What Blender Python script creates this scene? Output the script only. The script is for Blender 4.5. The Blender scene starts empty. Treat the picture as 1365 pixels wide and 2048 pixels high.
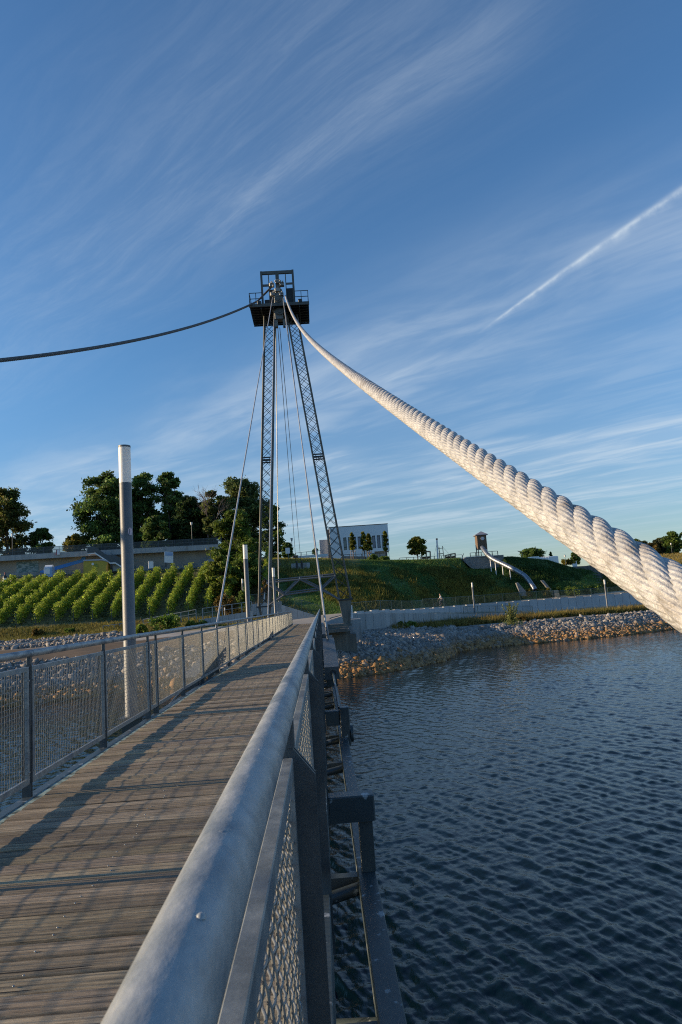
import bpy, math, random
import numpy as np
from mathutils import Vector, Matrix
S = bpy.context.scene
COL = S.collection
R = math.radians
rng = np.random.default_rng(7)
random.seed(7)

# ------------------------------------------------------------ camera geometry
F, CX, CY, HC = 1365.0, 682.5, 1024.0, 1.45        # focal length in photo pixels, centre, eye height over the deck
_d = np.array([(642 - CX) / F, (1213 - CY) / F, 1.0]); _d /= np.linalg.norm(_d)
_r = np.array([1.0, -0.07, 0.0]); _X = _r - _d * _r.dot(_d); _X /= np.linalg.norm(_X)
CM = np.array([_X, _d, np.cross(_X, _d)])
EYE = np.array([0, 0, HC])
def ray(px, py): return CM @ np.array([(px - CX) / F, (py - CY) / F, 1.0])
def at(px, py, Y):
    v = ray(px, py); return EYE + v * (Y / v[1])
def atz(px, py, z):
    v = ray(px, py); return EYE + v * ((z - HC) / v[2])
def onplane(px, py, P0, n):
    v = ray(px, py); n = np.array(n, float); return EYE + v * (n.dot(np.array(P0) - EYE) / n.dot(v))
def uof(px):                                         # X/Y of a column of the photo at the horizon
    v = ray(px, 1213 - .07 * (px - 642)); return v[0] / v[1]

cam = bpy.data.cameras.new('camera'); co = bpy.data.objects.new('camera', cam); COL.objects.link(co)
cam.sensor_fit = 'HORIZONTAL'; cam.sensor_width = 24; cam.lens = 24
cam.clip_start = .02; cam.clip_end = 9000
mw = Matrix.Identity(4)
for i in range(3):
    mw[i][0] = CM[i, 0]; mw[i][1] = -CM[i, 1]; mw[i][2] = -CM[i, 2]; mw[i][3] = EYE[i]
co.matrix_world = mw
cam.dof.use_dof = True; cam.dof.focus_distance = 14; cam.dof.aperture_fstop = 20
S.camera = co

# ------------------------------------------------------------ object helpers
def wloc(o):
    p = Vector((0, 0, 0))
    while o is not None: p += o.location; o = o.parent
    return np.array(p)
def tag(o, label=None, cat=None, group=None, kind=None):
    if label: o['label'] = label
    if cat: o['category'] = cat
    if group: o['group'] = group
    if kind: o['kind'] = kind
    return o
def thing(name, label, cat, loc=(0, 0, 0), group=None):
    o = bpy.data.objects.new(name, None); COL.objects.link(o); o.location = tuple(float(a) for a in loc); o.empty_display_size = .2
    return tag(o, label, cat, group)
def link(name, me, mat, parent=None):
    o = bpy.data.objects.new(name, me); COL.objects.link(o)
    if mat is not None: me.materials.append(mat)
    if parent is not None: o.parent = parent
    return o
def dup(o, parent=None):
    c = o.copy(); COL.objects.link(c)
    if parent is not None: c.parent = parent
    for ch in list(o.children): dup(ch, c)
    return c
def npmesh(name, V, Fq, mat, parent=None, smooth=False, col=None):
    """V (n,3); Fq (m,3) or (m,4) int array; col (n,3) linear point colours."""
    V = np.asarray(V, np.float32)
    if parent is not None: V = V - wloc(parent).astype(np.float32)
    me = bpy.data.meshes.new(name); Fq = np.asarray(Fq, np.int32); k = Fq.shape[1]
    me.vertices.add(len(V)); me.vertices.foreach_set('co', V.ravel())
    me.loops.add(Fq.size); me.loops.foreach_set('vertex_index', Fq.ravel())
    me.polygons.add(len(Fq)); me.polygons.foreach_set('loop_start', np.arange(0, Fq.size, k, dtype=np.int32))
    me.polygons.foreach_set('loop_total', np.full(len(Fq), k, np.int32))
    if smooth: me.polygons.foreach_set('use_smooth', np.ones(len(Fq), bool))
    me.update(calc_edges=True)
    if col is not None:
        a = me.color_attributes.new('Col', 'FLOAT_COLOR', 'POINT')
        a.data.foreach_set('color', np.concatenate([col, np.ones((len(col), 1))], 1).astype(np.float32).ravel())
    return link(name, me, mat, parent)

class B:
    def __init__(s): s.v = []; s.f = []; s.sm = []
    def add(s, vs, fs, sm=False):
        o = len(s.v); s.v += [tuple(float(c) for c in p) for p in vs]
        s.f += [tuple(i + o for i in f) for f in fs]; s.sm += [sm] * len(fs); return s
    def hexa(s, p):                                   # 8 points: bottom loop, top loop
        return s.add(p, [(3, 2, 1, 0), (4, 5, 6, 7), (0, 1, 5, 4), (1, 2, 6, 5), (2, 3, 7, 6), (3, 0, 4, 7)])
    def box(s, x0, x1, y0, y1, z0, z1):
        return s.hexa([(x0, y0, z0), (x1, y0, z0), (x1, y1, z0), (x0, y1, z0), (x0, y0, z1), (x1, y0, z1), (x1, y1, z1), (x0, y1, z1)])
    def bev(s, x0, x1, y0, y1, z0, z1, b):             # box with chamfered top and upright edges
        xs = [(x0 + b, y0), (x1 - b, y0), (x1, y0 + b), (x1, y1 - b), (x1 - b, y1), (x0 + b, y1), (x0, y1 - b), (x0, y0 + b)]
        cx, cy = (x0 + x1) / 2, (y0 + y1) / 2
        i = lambda q: (q[0] + (b if q[0] < cx else -b) * .6, q[1] + (b if q[1] < cy else -b) * .6)
        P = [(*q, z0) for q in xs] + [(*q, z1 - b) for q in xs] + [(*i(q), z1) for q in xs]
        f = [tuple(range(7, -1, -1)), tuple(range(16, 24))]
        for r in (0, 8):
            f += [(r + k, r + (k + 1) % 8, r + 8 + (k + 1) % 8, r + 8 + k) for k in range(8)]
        return s.add(P, f)
    def beam(s, p, q, w, h, up=(0, 0, 1)):             # square bar between two points
        p = np.array(p, float); q = np.array(q, float); d = q - p; d /= np.linalg.norm(d)
        u = np.array(up, float)
        if abs(d.dot(u)) > .97: u = np.array([0, 1.0, 0])
        a = np.cross(d, u); a /= np.linalg.norm(a); b = np.cross(a, d)
        c = [(-1, -1), (1, -1), (1, 1), (-1, 1)]
        return s.hexa([p + a * i * w / 2 + b * j * h / 2 for i, j in c] + [q + a * i * w / 2 + b * j * h / 2 for i, j in c])
    def tube(s, pts, r, n=8, cap=True):
        pts = np.array(pts, float); m = len(pts); r = np.full(m, r, float) if np.isscalar(r) else np.array(r, float)
        t = np.gradient(pts, axis=0); t /= np.linalg.norm(t, axis=1)[:, None] + 1e-12
        u = np.array([0, 0, 1.0]) if abs(t[0][2]) < .9 else np.array([0, 1.0, 0])
        vs = []
        for i in range(m):
            a = u - t[i] * u.dot(t[i]); a /= np.linalg.norm(a); u = a; b = np.cross(t[i], a)
            for k in range(n):
                g = 2 * math.pi * k / n; vs.append(pts[i] + r[i] * (a * math.cos(g) + b * math.sin(g)))
        fs = [(i * n + k, i * n + (k + 1) % n, (i + 1) * n + (k + 1) % n, (i + 1) * n + k) for i in range(m - 1) for k in range(n)]
        s.add(vs, fs, n > 4)
        if cap: s.add(vs[:n], [tuple(range(n - 1, -1, -1))]); s.add(vs[-n:], [tuple(range(n))])
        return s
    def lathe(s, c, prof, n=16):                       # prof: (r, z) from bottom to top
        vs = [(c[0] + r * math.cos(2 * math.pi * k / n), c[1] + r * math.sin(2 * math.pi * k / n), c[2] + z) for r, z in prof for k in range(n)]
        m = len(prof)
        s.add(vs, [(i * n + k, i * n + (k + 1) % n, (i + 1) * n + (k + 1) % n, (i + 1) * n + k) for i in range(m - 1) for k in range(n)], True)
        s.add(vs[:n], [tuple(range(n - 1, -1, -1))]); s.add(vs[-n:], [tuple(range(n))]); return s
    def prism(s, poly, d):                             # planar polygon (3-D points) pushed along d
        m = len(poly); P = [np.array(p, float) for p in poly]; d = np.array(d, float)
        return s.add(P + [p + d for p in P], [tuple(range(m - 1, -1, -1)), tuple(range(m, 2 * m))] + [(k, (k + 1) % m, m + (k + 1) % m, m + k) for k in range(m)])
    def build(s, name, mat, parent=None, smooth=None):
        off = wloc(parent) if parent is not None else np.zeros(3)
        me = bpy.data.meshes.new(name); me.from_pydata([tuple(np.array(p) - off) for p in s.v], [], s.f)
        me.polygons.foreach_set('use_smooth', s.sm if smooth is None else [smooth] * len(s.f)); me.update()
        return link(name, me, mat, parent)

# ------------------------------------------------------------ materials
def mat(name, c1, c2=None, scale=3., rough=.6, metal=0., bump=0., bscale=40., detail=6., stretch=None, rrough=None, spec=.5, trans=None, thr=None, col=False, pos='Position', third=None):
    m = bpy.data.materials.new(name); m.use_nodes = True; nt = m.node_tree; N = nt.nodes; L = nt.links
    p = N['Principled BSDF']; p.inputs['Roughness'].default_value = rough; p.inputs['Metallic'].default_value = metal
    p.inputs['Specular IOR Level'].default_value = spec
    g = N.new('ShaderNodeNewGeometry') if pos == 'Position' else N.new('ShaderNodeTexCoord')
    mp = N.new('ShaderNodeMapping'); mp.inputs['Scale'].default_value = stretch or (1, 1, 1); L.new(g.outputs[pos], mp.inputs[0])
    base = None
    if c2 is not None:
        n = N.new('ShaderNodeTexNoise'); n.inputs['Scale'].default_value = scale; n.inputs['Detail'].default_value = detail; n.inputs['Roughness'].default_value = .65
        L.new(mp.outputs[0], n.inputs[0])
        r = N.new('ShaderNodeValToRGB'); lo, hi = thr or (.33, .67)
        r.color_ramp.elements[0].position = lo; r.color_ramp.elements[1].position = hi
        r.color_ramp.elements[0].color = (*c1, 1); r.color_ramp.elements[1].color = (*c2, 1); L.new(n.outputs[0], r.inputs[0]); base = r.outputs[0]
        if third:                                       # (colour, scale, lo, hi): sparse blotches
            n3 = N.new('ShaderNodeTexNoise'); n3.inputs['Scale'].default_value = third[1]; n3.inputs['Detail'].default_value = 5; L.new(mp.outputs[0], n3.inputs[0])
            mr = N.new('ShaderNodeMapRange'); mr.inputs[1].default_value = third[2]; mr.inputs[2].default_value = third[3]; L.new(n3.outputs[0], mr.inputs[0])
            mx = N.new('ShaderNodeMix'); mx.data_type = 'RGBA'; L.new(mr.outputs[0], mx.inputs[0]); L.new(base, mx.inputs[6]); mx.inputs[7].default_value = (*third[0], 1); base = mx.outputs[2]
        if rrough:
            q = N.new('ShaderNodeMapRange'); q.inputs[3].default_value = rrough[0]; q.inputs[4].default_value = rrough[1]; L.new(n.outputs[0], q.inputs[0]); L.new(q.outputs[0], p.inputs['Roughness'])
    if col:
        a = N.new('ShaderNodeAttribute'); a.attribute_name = 'Col'
        if base is not None:
            x = N.new('ShaderNodeMix'); x.data_type = 'RGBA'; x.blend_type = 'MULTIPLY'; x.inputs[0].default_value = 1
            L.new(a.outputs[0], x.inputs[6]); L.new(base, x.inputs[7]); base = x.outputs[2]
        else: base = a.outputs[0]
    if base is not None: L.new(base, p.inputs['Base Color'])
    else: p.inputs['Base Color'].default_value = (*c1, 1)
    if bump:
        bn = N.new('ShaderNodeTexNoise'); bn.inputs['Scale'].default_value = bscale; bn.inputs['Detail'].default_value = 5; L.new(mp.outputs[0], bn.inputs[0])
        b = N.new('ShaderNodeBump'); b.inputs['Strength'].default_value = bump; b.inputs['Distance'].default_value = .02; L.new(bn.outputs[0], b.inputs['Height']); L.new(b.outputs[0], p.inputs['Normal'])
    if trans:
        t = N.new('ShaderNodeBsdfTranslucent'); x = N.new('ShaderNodeMixShader'); x.inputs[0].default_value = trans
        if base is not None: L.new(base, t.inputs[0])
        else: t.inputs[0].default_value = (*c1, 1)
        L.new(p.outputs[0], x.inputs[1]); L.new(t.outputs[0], x.inputs[2]); L.new(x.outputs[0], N['Material Output'].inputs[0])
    return m
W3 = (1, 1, 1)
galv = mat('galvanised_steel', (.20, .225, .24), (.36, .39, .40), 16, .5, .6, .06, 60, rrough=(.38, .62), third=((.16, .2, .25), 4.5, .5, .68))
galvrail = mat('galvanised_pipe', (.23, .25, .26), (.41, .42, .415), 30, .5, .35, .10, 80, detail=10, stretch=(1, .45, 1), rrough=(.34, .6), third=((.13, .16, .19), 13.0, .50, .64), thr=(.35, .65))
galvdk = mat('dark_galvanised_steel', (.055, .068, .078), (.10, .115, .125), 7, .5, .3, .1, 50)  # galvanised steel darkened, the shaded side of the posts put into the colour
paint = mat('dark_painted_steel', (.036, .052, .060), (.058, .077, .086), 3, .42, 0, .05, 25, third=((.32, .35, .37), 9, .63, .68))
pylon_m = mat('pylon_steel', (.08, .079, .07), (.14, .136, .117), 2, .5, .2)
pylon_dk = mat('pylon_dark_steel', (.026, .03, .032), (.045, .052, .053), 2, .5, .1)
wire_m = mat('mesh_wire', (.20, .205, .20), (.30, .305, .295), 20, .42, .5)
stay_m = mat('stay_rod_steel', (.38, .38, .37), (.50, .49, .47), 6, .4, .35)
concrete = mat('concrete', (.30, .31, .31), (.40, .41, .41), 1.2, .85, 0, .15, 12, stretch=(1, 1, .25), third=((.2, .2, .19), .9, .55, .75))
concpale = mat('pale_wall_concrete', (.40, .41, .42), (.50, .51, .52), 1.4, .85, 0, .1, 12, stretch=(1, 1, .3))
concdark = mat('stained_concrete', (.10, .10, .088), (.20, .195, .17), 1.6, .9, 0, .2, 12, stretch=(1.5, 1.5, .15))
concwarm = mat('warm_concrete', (.26, .235, .20), (.34, .31, .265), .5, .9, 0, .1, 8, stretch=(1, 1, .5))
plaster = mat('white_plaster', (.80, .81, .83), (.86, .87, .88), .6, .8, 0, .05, 20)
plasgrey = mat('grey_plaster', (.42, .42, .46), (.47, .47, .5), .6, .8)
glass = mat('window_glass', (.05, .12, .15), None, rough=.05, spec=1.)
blind = mat('closed_blind', (.28, .28, .32), (.33, .33, .36), 2, .6)
darkfr = mat('dark_frame', (.03, .033, .04), None, rough=.5)
white = mat('white_paint', (.75, .75, .76), (.8, .8, .8), 2, .5)
lampglass = mat('frosted_lamp_glass', (.92, .91, .87), (.94, .93, .9), 3, .4, 0, trans=.22)
lamppole = mat('lamp_pole_paint', (.105, .115, .13), (.14, .15, .165), 4, .45, .1, .15, 300)
darkmetal = mat('dark_metal', (.03, .033, .036), (.05, .052, .055), 5, .5, .3)
greenrail = mat('green_grey_rail', (.07, .11, .105), (.11, .155, .15), 5, .5, .2)
timber = mat('playground_timber', (.34, .25, .17), (.46, .36, .26), 2, .8, stretch=(4, 4, .6))
timberdk = mat('clock_tower_timber', (.13, .085, .055), (.2, .135, .085), 2, .8, stretch=(6, 6, .5))
slate = mat('roof_slate', (.22, .22, .25), (.3, .3, .33), 6, .7)
stainless = mat('stainless_steel', (.22, .24, .26), (.30, .32, .34), 3, .42, .7)
stonewall = mat('gabion_stone', (.14, .14, .135), (.30, .295, .285), 4, .9, 0, .6, 5)
blockst = mat('sandstone_block', (.34, .27, .19), (.45, .38, .28), 2, .9)
blue = mat('blue_wall_paint', (.05, .22, .62), (.06, .26, .70), 2, .7)
bluelt = mat('blue_cabin', (.25, .40, .62), None, rough=.5)
yellow = mat('yellow_panel', (.42, .31, .03), (.50, .38, .05), 1, .6)
orange = mat('orange_trim', (.55, .24, .04), None, rough=.6)
red = mat('dark_red', (.25, .03, .05), None, rough=.5)
pink = mat('pink_sticker', (.60, .36, .42), (.72, .62, .66), 60, .6)
mural = mat('mural_paint', (.10, .17, .17), (.32, .38, .38), 1.6, .8, detail=8, thr=(.45, .55), stretch=(1, 1, 2))
skym = mat('blue_poster', (.06, .2, .5), (.5, .6, .72), .8, .6)
bark = mat('bark', (.07, .055, .04), (.12, .095, .07), 3, .9, 0, .5, 10)
barepale = mat('bare_branch', (.16, .13, .12), (.22, .18, .16), 3, .9)
leafm = mat('leaf', (1.0, 1.0, 1.0), (2.0, 1.95, 1.75), .55, .55, col=True, trans=.5, spec=.3)
vineleaf = mat('vine_leaf', (.7, .7, .7), (1.3, 1.3, 1.2), 1.2, .5, col=True, trans=.45, spec=.3)
grassm = mat('grass_blade', (.7, .7, .7), (1.3, 1.25, 1.1), .35, .7, col=True, trans=.3, spec=.2)
stonem = mat('riprap_stone', (.75, .75, .75), (1.25, 1.25, 1.25), 6, .85, 0, .3, 15, col=True)
groundm = mat('ground_soil', (.7, .7, .7), (1.3, 1.3, 1.3), .9, .95, 0, .5, 3, col=True, detail=9)
skin = mat('skin', (.55, .33, .24), None, rough=.6)
cloth = mat('light_shirt', (.42, .44, .46), (.5, .5, .52), 8, .8)
trousers = mat('dark_trousers', (.05, .06, .09), None, rough=.8)
hairm = mat('brown_hair', (.10, .06, .035), None, rough=.7)
tyre = mat('tyre_rubber', (.02, .02, .02), None, rough=.8)
paving = mat('path_paving', (.36, .32, .26), (.45, .40, .33), 2, .9, 0, .1, 10)

# ropes: galvanised strands
def rope_mat(name, c1, c2, rough, metal):
    m = mat(name, c1, c2, 14, rough, metal, .35, 130, detail=8, rrough=(rough - .08, rough + .15), third=((.28, .24, .20), 5, .58, .76)); return m
ropem = rope_mat('galvanised_strand', (.34, .33, .315), (.58, .57, .55), .5, .2)
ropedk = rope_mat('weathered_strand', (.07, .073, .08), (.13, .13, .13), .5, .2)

# deck boards: weathered, ribbed along their length
def deck_material():
    m = bpy.data.materials.new('weathered_deck_board'); m.use_nodes = True; nt = m.node_tree; N = nt.nodes; L = nt.links; p = N['Principled BSDF']
    p.inputs['Roughness'].default_value = .82; p.inputs['Specular IOR Level'].default_value = .3
    g = N.new('ShaderNodeNewGeometry'); a = N.new('ShaderNodeAttribute'); a.attribute_name = 'Col'
    mp = N.new('ShaderNodeMapping'); mp.inputs['Scale'].default_value = (2.2, 34, 34); L.new(g.outputs['Position'], mp.inputs[0])
    n = N.new('ShaderNodeTexNoise'); n.inputs['Scale'].default_value = 1.6; n.inputs['Detail'].default_value = 9; n.inputs['Roughness'].default_value = .7; L.new(mp.outputs[0], n.inputs[0])
    r = N.new('ShaderNodeValToRGB'); r.color_ramp.elements[0].position = .3; r.color_ramp.elements[1].position = .72
    r.color_ramp.elements[0].color = (.24, .23, .23, 1); r.color_ramp.elements[1].color = (1.5, 1.43, 1.33, 1); L.new(n.outputs[0], r.inputs[0])
    n2 = N.new('ShaderNodeTexNoise'); n2.inputs['Scale'].default_value = 1.7; n2.inputs['Detail'].default_value = 6; L.new(g.outputs['Position'], n2.inputs[0])
    r2 = N.new('ShaderNodeValToRGB'); r2.color_ramp.elements[0].position = .35; r2.color_ramp.elements[1].position = .65
    r2.color_ramp.elements[0].color = (.74, .73, .74, 1); r2.color_ramp.elements[1].color = (1.16, 1.12, 1.05, 1); L.new(n2.outputs[0], r2.inputs[0])
    x = N.new('ShaderNodeMix'); x.data_type = 'RGBA'; x.blend_type = 'MULTIPLY'; x.inputs[0].default_value = 1; L.new(a.outputs[0], x.inputs[6]); L.new(r.outputs[0], x.inputs[7])
    y = N.new('ShaderNodeMix'); y.data_type = 'RGBA'; y.blend_type = 'MULTIPLY'; y.inputs[0].default_value = 1; L.new(x.outputs[2], y.inputs[6]); L.new(r2.outputs[0], y.inputs[7])
    mc = N.new('ShaderNodeMapping'); mc.inputs['Scale'].default_value = (.9, 44, 44); L.new(g.outputs['Position'], mc.inputs[0])
    nc = N.new('ShaderNodeTexNoise'); nc.inputs['Scale'].default_value = 1.0; nc.inputs['Detail'].default_value = 2; L.new(mc.outputs[0], nc.inputs[0])
    rc = N.new('ShaderNodeMapRange'); rc.inputs[1].default_value = .655; rc.inputs[2].default_value = .69; L.new(nc.outputs[0], rc.inputs[0])          # drying cracks
    yc = N.new('ShaderNodeMix'); yc.data_type = 'RGBA'; L.new(rc.outputs[0], yc.inputs[0]); L.new(y.outputs[2], yc.inputs[6]); yc.inputs[7].default_value = (.02, .018, .016, 1)
    L.new(yc.outputs[2], p.inputs['Base Color'])
    wv = N.new('ShaderNodeTexWave'); wv.bands_direction = 'Y'; wv.inputs['Scale'].default_value = 1 / .0115 / 3.18 * .5 * 2; wv.inputs['Distortion'].default_value = .6; wv.inputs['Detail'].default_value = 3; L.new(g.outputs['Position'], wv.inputs[0])
    mf = N.new('ShaderNodeMapRange'); mf.inputs[1].default_value = .42; mf.inputs[2].default_value = .6; L.new(n2.outputs[0], mf.inputs[0])   # ribs worn away in places
    ml = N.new('ShaderNodeMath'); ml.operation = 'MULTIPLY'; L.new(wv.outputs['Fac'], ml.inputs[0]); L.new(mf.outputs[0], ml.inputs[1])
    ad = N.new('ShaderNodeMath'); ad.operation = 'MULTIPLY_ADD'; L.new(n.outputs[0], ad.inputs[0]); ad.inputs[1].default_value = 1.3; L.new(ml.outputs[0], ad.inputs[2])
    b = N.new('ShaderNodeBump'); b.inputs['Strength'].default_value = .55; b.inputs['Distance'].default_value = .006; L.new(ad.outputs[0], b.inputs['Height']); L.new(b.outputs[0], p.inputs['Normal'])
    return m
deckm = deck_material()

def water_material():
    m = bpy.data.materials.new('lake_water'); m.use_nodes = True; nt = m.node_tree; N = nt.nodes; L = nt.links; p = N['Principled BSDF']
    p.inputs['Base Color'].default_value = (.0015, .008, .0135, 1); p.inputs['Roughness'].default_value = .025; p.inputs['Specular IOR Level'].default_value = .42; p.inputs['IOR'].default_value = 1.33
    g = N.new('ShaderNodeNewGeometry'); mp = N.new('ShaderNodeMapping'); mp.inputs['Rotation'].default_value = (0, 0, R(-24)); mp.inputs['Scale'].default_value = (1, .45, 1); L.new(g.outputs['Position'], mp.inputs[0])
    n = N.new('ShaderNodeTexNoise'); n.inputs['Scale'].default_value = 13; n.inputs['Detail'].default_value = 5; n.inputs['Roughness'].default_value = .6; n.inputs['Distortion'].default_value = .6; L.new(mp.outputs[0], n.inputs[0])
    b = N.new('ShaderNodeBump'); b.inputs['Strength'].default_value = .35; b.inputs['Distance'].default_value = .025; L.new(n.outputs[0], b.inputs['Height']); L.new(b.outputs[0], p.inputs['Normal'])
    return m
waterm = water_material()
# ------------------------------------------------------------ light and sky
SUN_EL, SUN_AZ = 13.8, -89.5                          # azimuth from +Y towards +X: the sun stands to the left of the bridge
sd = np.array([math.sin(R(SUN_AZ)) * math.cos(R(SUN_EL)), math.cos(R(SUN_AZ)) * math.cos(R(SUN_EL)), math.sin(R(SUN_EL))])
sun = bpy.data.lights.new('sun', 'SUN'); sun.energy = 5.0; sun.angle = R(.53); sun.color = (1, .76, .47)
so = bpy.data.objects.new('sun', sun); COL.objects.link(so); so.rotation_euler = Vector(sd).to_track_quat('Z', 'Y').to_euler()
W = bpy.data.worlds.new('World'); S.world = W; W.use_nodes = True
def world():
    nt = W.node_tree; N = nt.nodes; L = nt.links; bg = N['Background']
    sky = N.new('ShaderNodeTexSky'); sky.sky_type = 'NISHITA'; sky.sun_disc = False; sky.sun_elevation = R(SUN_EL); sky.sun_rotation = R(SUN_AZ)
    sky.air_density = 1.15; sky.dust_density = .25; sky.ozone_density = 2.2; sky.altitude = 100
    tc = N.new('ShaderNodeTexCoord'); sp = N.new('ShaderNodeSeparateXYZ'); L.new(tc.outputs['Generated'], sp.inputs[0])
    def mth(op, a, b=None, c=None, clamp=False):
        n = N.new('ShaderNodeMath'); n.operation = op; n.use_clamp = clamp
        for i, q in enumerate((a, b, c)):
            if q is None: continue
            if isinstance(q, (int, float)): n.inputs[i].default_value = q
            else: L.new(q, n.inputs[i])
        return n.outputs[0]
    def comb(x, y, z):
        n = N.new('ShaderNodeCombineXYZ')
        for i, q in enumerate((x, y, z)):
            if isinstance(q, (int, float)): n.inputs[i].default_value = q
            else: L.new(q, n.inputs[i])
        return n.outputs[0]
    def noise(v, scale, det, rgh, dist=0):
        n = N.new('ShaderNodeTexNoise'); n.inputs['Scale'].default_value = scale; n.inputs['Detail'].default_value = det; n.inputs['Roughness'].default_value = rgh; n.inputs['Distortion'].default_value = dist
        L.new(v, n.inputs[0]); return n.outputs[0]
    def smooth(x, lo, hi):
        n = N.new('ShaderNodeMapRange'); n.interpolation_type = 'SMOOTHSTEP'; n.inputs[1].default_value = lo; n.inputs[2].default_value = hi; L.new(x, n.inputs[0]); return n.outputs[0]
    X, Y, Z = sp.outputs
    zz = mth('MAXIMUM', Z, .045)
    u = mth('DIVIDE', X, zz); v = mth('DIVIDE', Y, zz)                 # a flat cloud layer seen from below
    # streak axes of the cirrus in that layer
    wob = noise(comb(u, v, 0.), .55, 3, .5)
    a = mth('SUBTRACT', mth('MULTIPLY', u, .76), mth('MULTIPLY', v, .65))
    b0 = mth('ADD', mth('MULTIPLY', u, .70), mth('MULTIPLY', v, .714))
    b = mth('ADD', b0, mth('MULTIPLY', mth('SUBTRACT', wob, .5), .45))
    st = noise(comb(mth('MULTIPLY', a, 1.0), mth('MULTIPLY', b, 7.5), 2.), 1.9, 9, .68, .5)
    fine = noise(comb(mth('MULTIPLY', a, 3.0), mth('MULTIPLY', b, 12.), 7.), 2.6, 8, .7, .7)
    big = noise(comb(mth('MULTIPLY', a, .45), mth('MULTIPLY', b, .9), 4.3), 1.0, 4, .55)
    def gauss(x, c, w):
        q = mth('DIVIDE', mth('SUBTRACT', x, c), w); return mth('POWER', 2.718, mth('MULTIPLY', mth('MULTIPLY', q, q), -1.))
    along = smooth(a, -1.55, -1.05)
    fade = mth('SUBTRACT', 1., smooth(a, -.55, -.2))
    band = mth('MULTIPLY', mth('MULTIPLY', mth('MULTIPLY', gauss(b, 1.05, .075), along), fade), .62)
    veil = mth('MULTIPLY', mth('MULTIPLY', gauss(b, .86, .34), mth('SUBTRACT', 1., smooth(a, -.70, .05))), .62)
    low = mth('MULTIPLY', mth('MULTIPLY', smooth(b, 1.3, 2.7), mth('ADD', .85, mth('MULTIPLY', smooth(big, .40, .62), 1.4))), mth('SUBTRACT', 1., mth('MULTIPLY', smooth(b, 5., 11.), .6)))
    mid = mth('MULTIPLY', mth('MULTIPLY', smooth(b, 1.5, 2.2), mth('SUBTRACT', 1., smooth(b, 2.6, 3.4))), mth('MULTIPLY', smooth(big, .5, .68), .5))
    reg = mth('ADD', mth('ADD', band, veil), mid)
    tex = mth('ADD', mth('MULTIPLY', smooth(st, .36, .72), .75), mth('MULTIPLY', smooth(fine, .4, .75), .25))
    cir = mth('MULTIPLY', mth('MULTIPLY', reg, mth('ADD', .32, mth('MULTIPLY', tex, .70))), .25, clamp=True)
    soft = noise(comb(mth('MULTIPLY', a, .8), mth('MULTIPLY', b, 2.4), 9.), 1.3, 6, .58, .4)
    cir = mth('ADD', cir, mth('MULTIPLY', mth('MULTIPLY', low, mth('ADD', .35, mth('MULTIPLY', smooth(soft, .38, .70), .75))), .24))
    # contrail: a thin arc between two directions
    d1 = ray(945, 676); d2 = ray(1500, 290); d1 /= np.linalg.norm(d1); d2 /= np.linalg.norm(d2)
    nn = np.cross(d1, d2); nn /= np.linalg.norm(nn); tt = d2 - d1 * d1.dot(d2); tt /= np.linalg.norm(tt)
    if nn[2] < 0: nn = -nn
    def dot(w): return mth('ADD', mth('ADD', mth('MULTIPLY', X, float(w[0])), mth('MULTIPLY', Y, float(w[1]))), mth('MULTIPLY', Z, float(w[2])))
    pos = dot(tt); side = dot(nn)
    jag = noise(comb(mth('MULTIPLY', pos, 38.), mth('MULTIPLY', side, 38.), 1.), 1., 4, .6)
    bow = mth('MULTIPLY', mth('MULTIPLY', pos, mth('SUBTRACT', .40, pos)), -.10)
    s2 = mth('ADD', mth('ADD', side, bow), mth('MULTIPLY', mth('SUBTRACT', jag, .5), .0045))
    wid = mth('ADD', .0012, mth('MULTIPLY', pos, .0085))
    core = gauss(mth('DIVIDE', s2, wid), 0., 1.)
    halo = gauss(mth('DIVIDE', mth('ADD', s2, mth('MULTIPLY', wid, 1.2)), mth('MULTIPLY', wid, 2.0)), 0., 1.)
    tr = mth('ADD', mth('MULTIPLY', core, .6), mth('MULTIPLY', halo, .28))
    tr = mth('MULTIPLY', tr, mth('ADD', .35, mth('MULTIPLY', smooth(jag, .3, .7), .8)))
    tr = mth('MULTIPLY', mth('MULTIPLY', tr, smooth(pos, .0, .07)), smooth(dot(d1), .3, .6))
    tot = mth('MINIMUM', mth('ADD', cir, mth('MULTIPLY', tr, .62)), .9)
    tn = N.new('ShaderNodeMix'); tn.data_type = 'RGBA'; tn.blend_type = 'MULTIPLY'; tn.inputs[0].default_value = 1; L.new(sky.outputs[0], tn.inputs[6]); tg = N.new('ShaderNodeMix'); tg.data_type = 'RGBA'; tg.inputs[6].default_value = (.86, 1.05, 1.40, 1); tg.inputs[7].default_value = (.83, 1.28, 1.70, 1); L.new(smooth(Z, .02, .38), tg.inputs[0]); L.new(tg.outputs[2], tn.inputs[7])   # deep clear-air blue, paler low down
    mx = N.new('ShaderNodeMix'); mx.data_type = 'RGBA'; L.new(tot, mx.inputs[0]); L.new(tn.outputs[2], mx.inputs[6]); mx.inputs[7].default_value = (6.4, 7.3, 8.1, 1)
    L.new(mx.outputs[2], bg.inputs[0]); bg.inputs[1].default_value = .083
world()
S.view_settings.view_transform = 'Standard'; S.view_settings.look = 'None'; S.view_settings.exposure = .36; S.view_settings.gamma = 1
S.cycles.use_denoising = False; S.cycles.filter_width = 1.1; S.cycles.sample_clamp_indirect = 4

# ------------------------------------------------------------ terrain: cross-sections along columns of sight, (Y, z) per key line
ZW = -3.7
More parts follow.
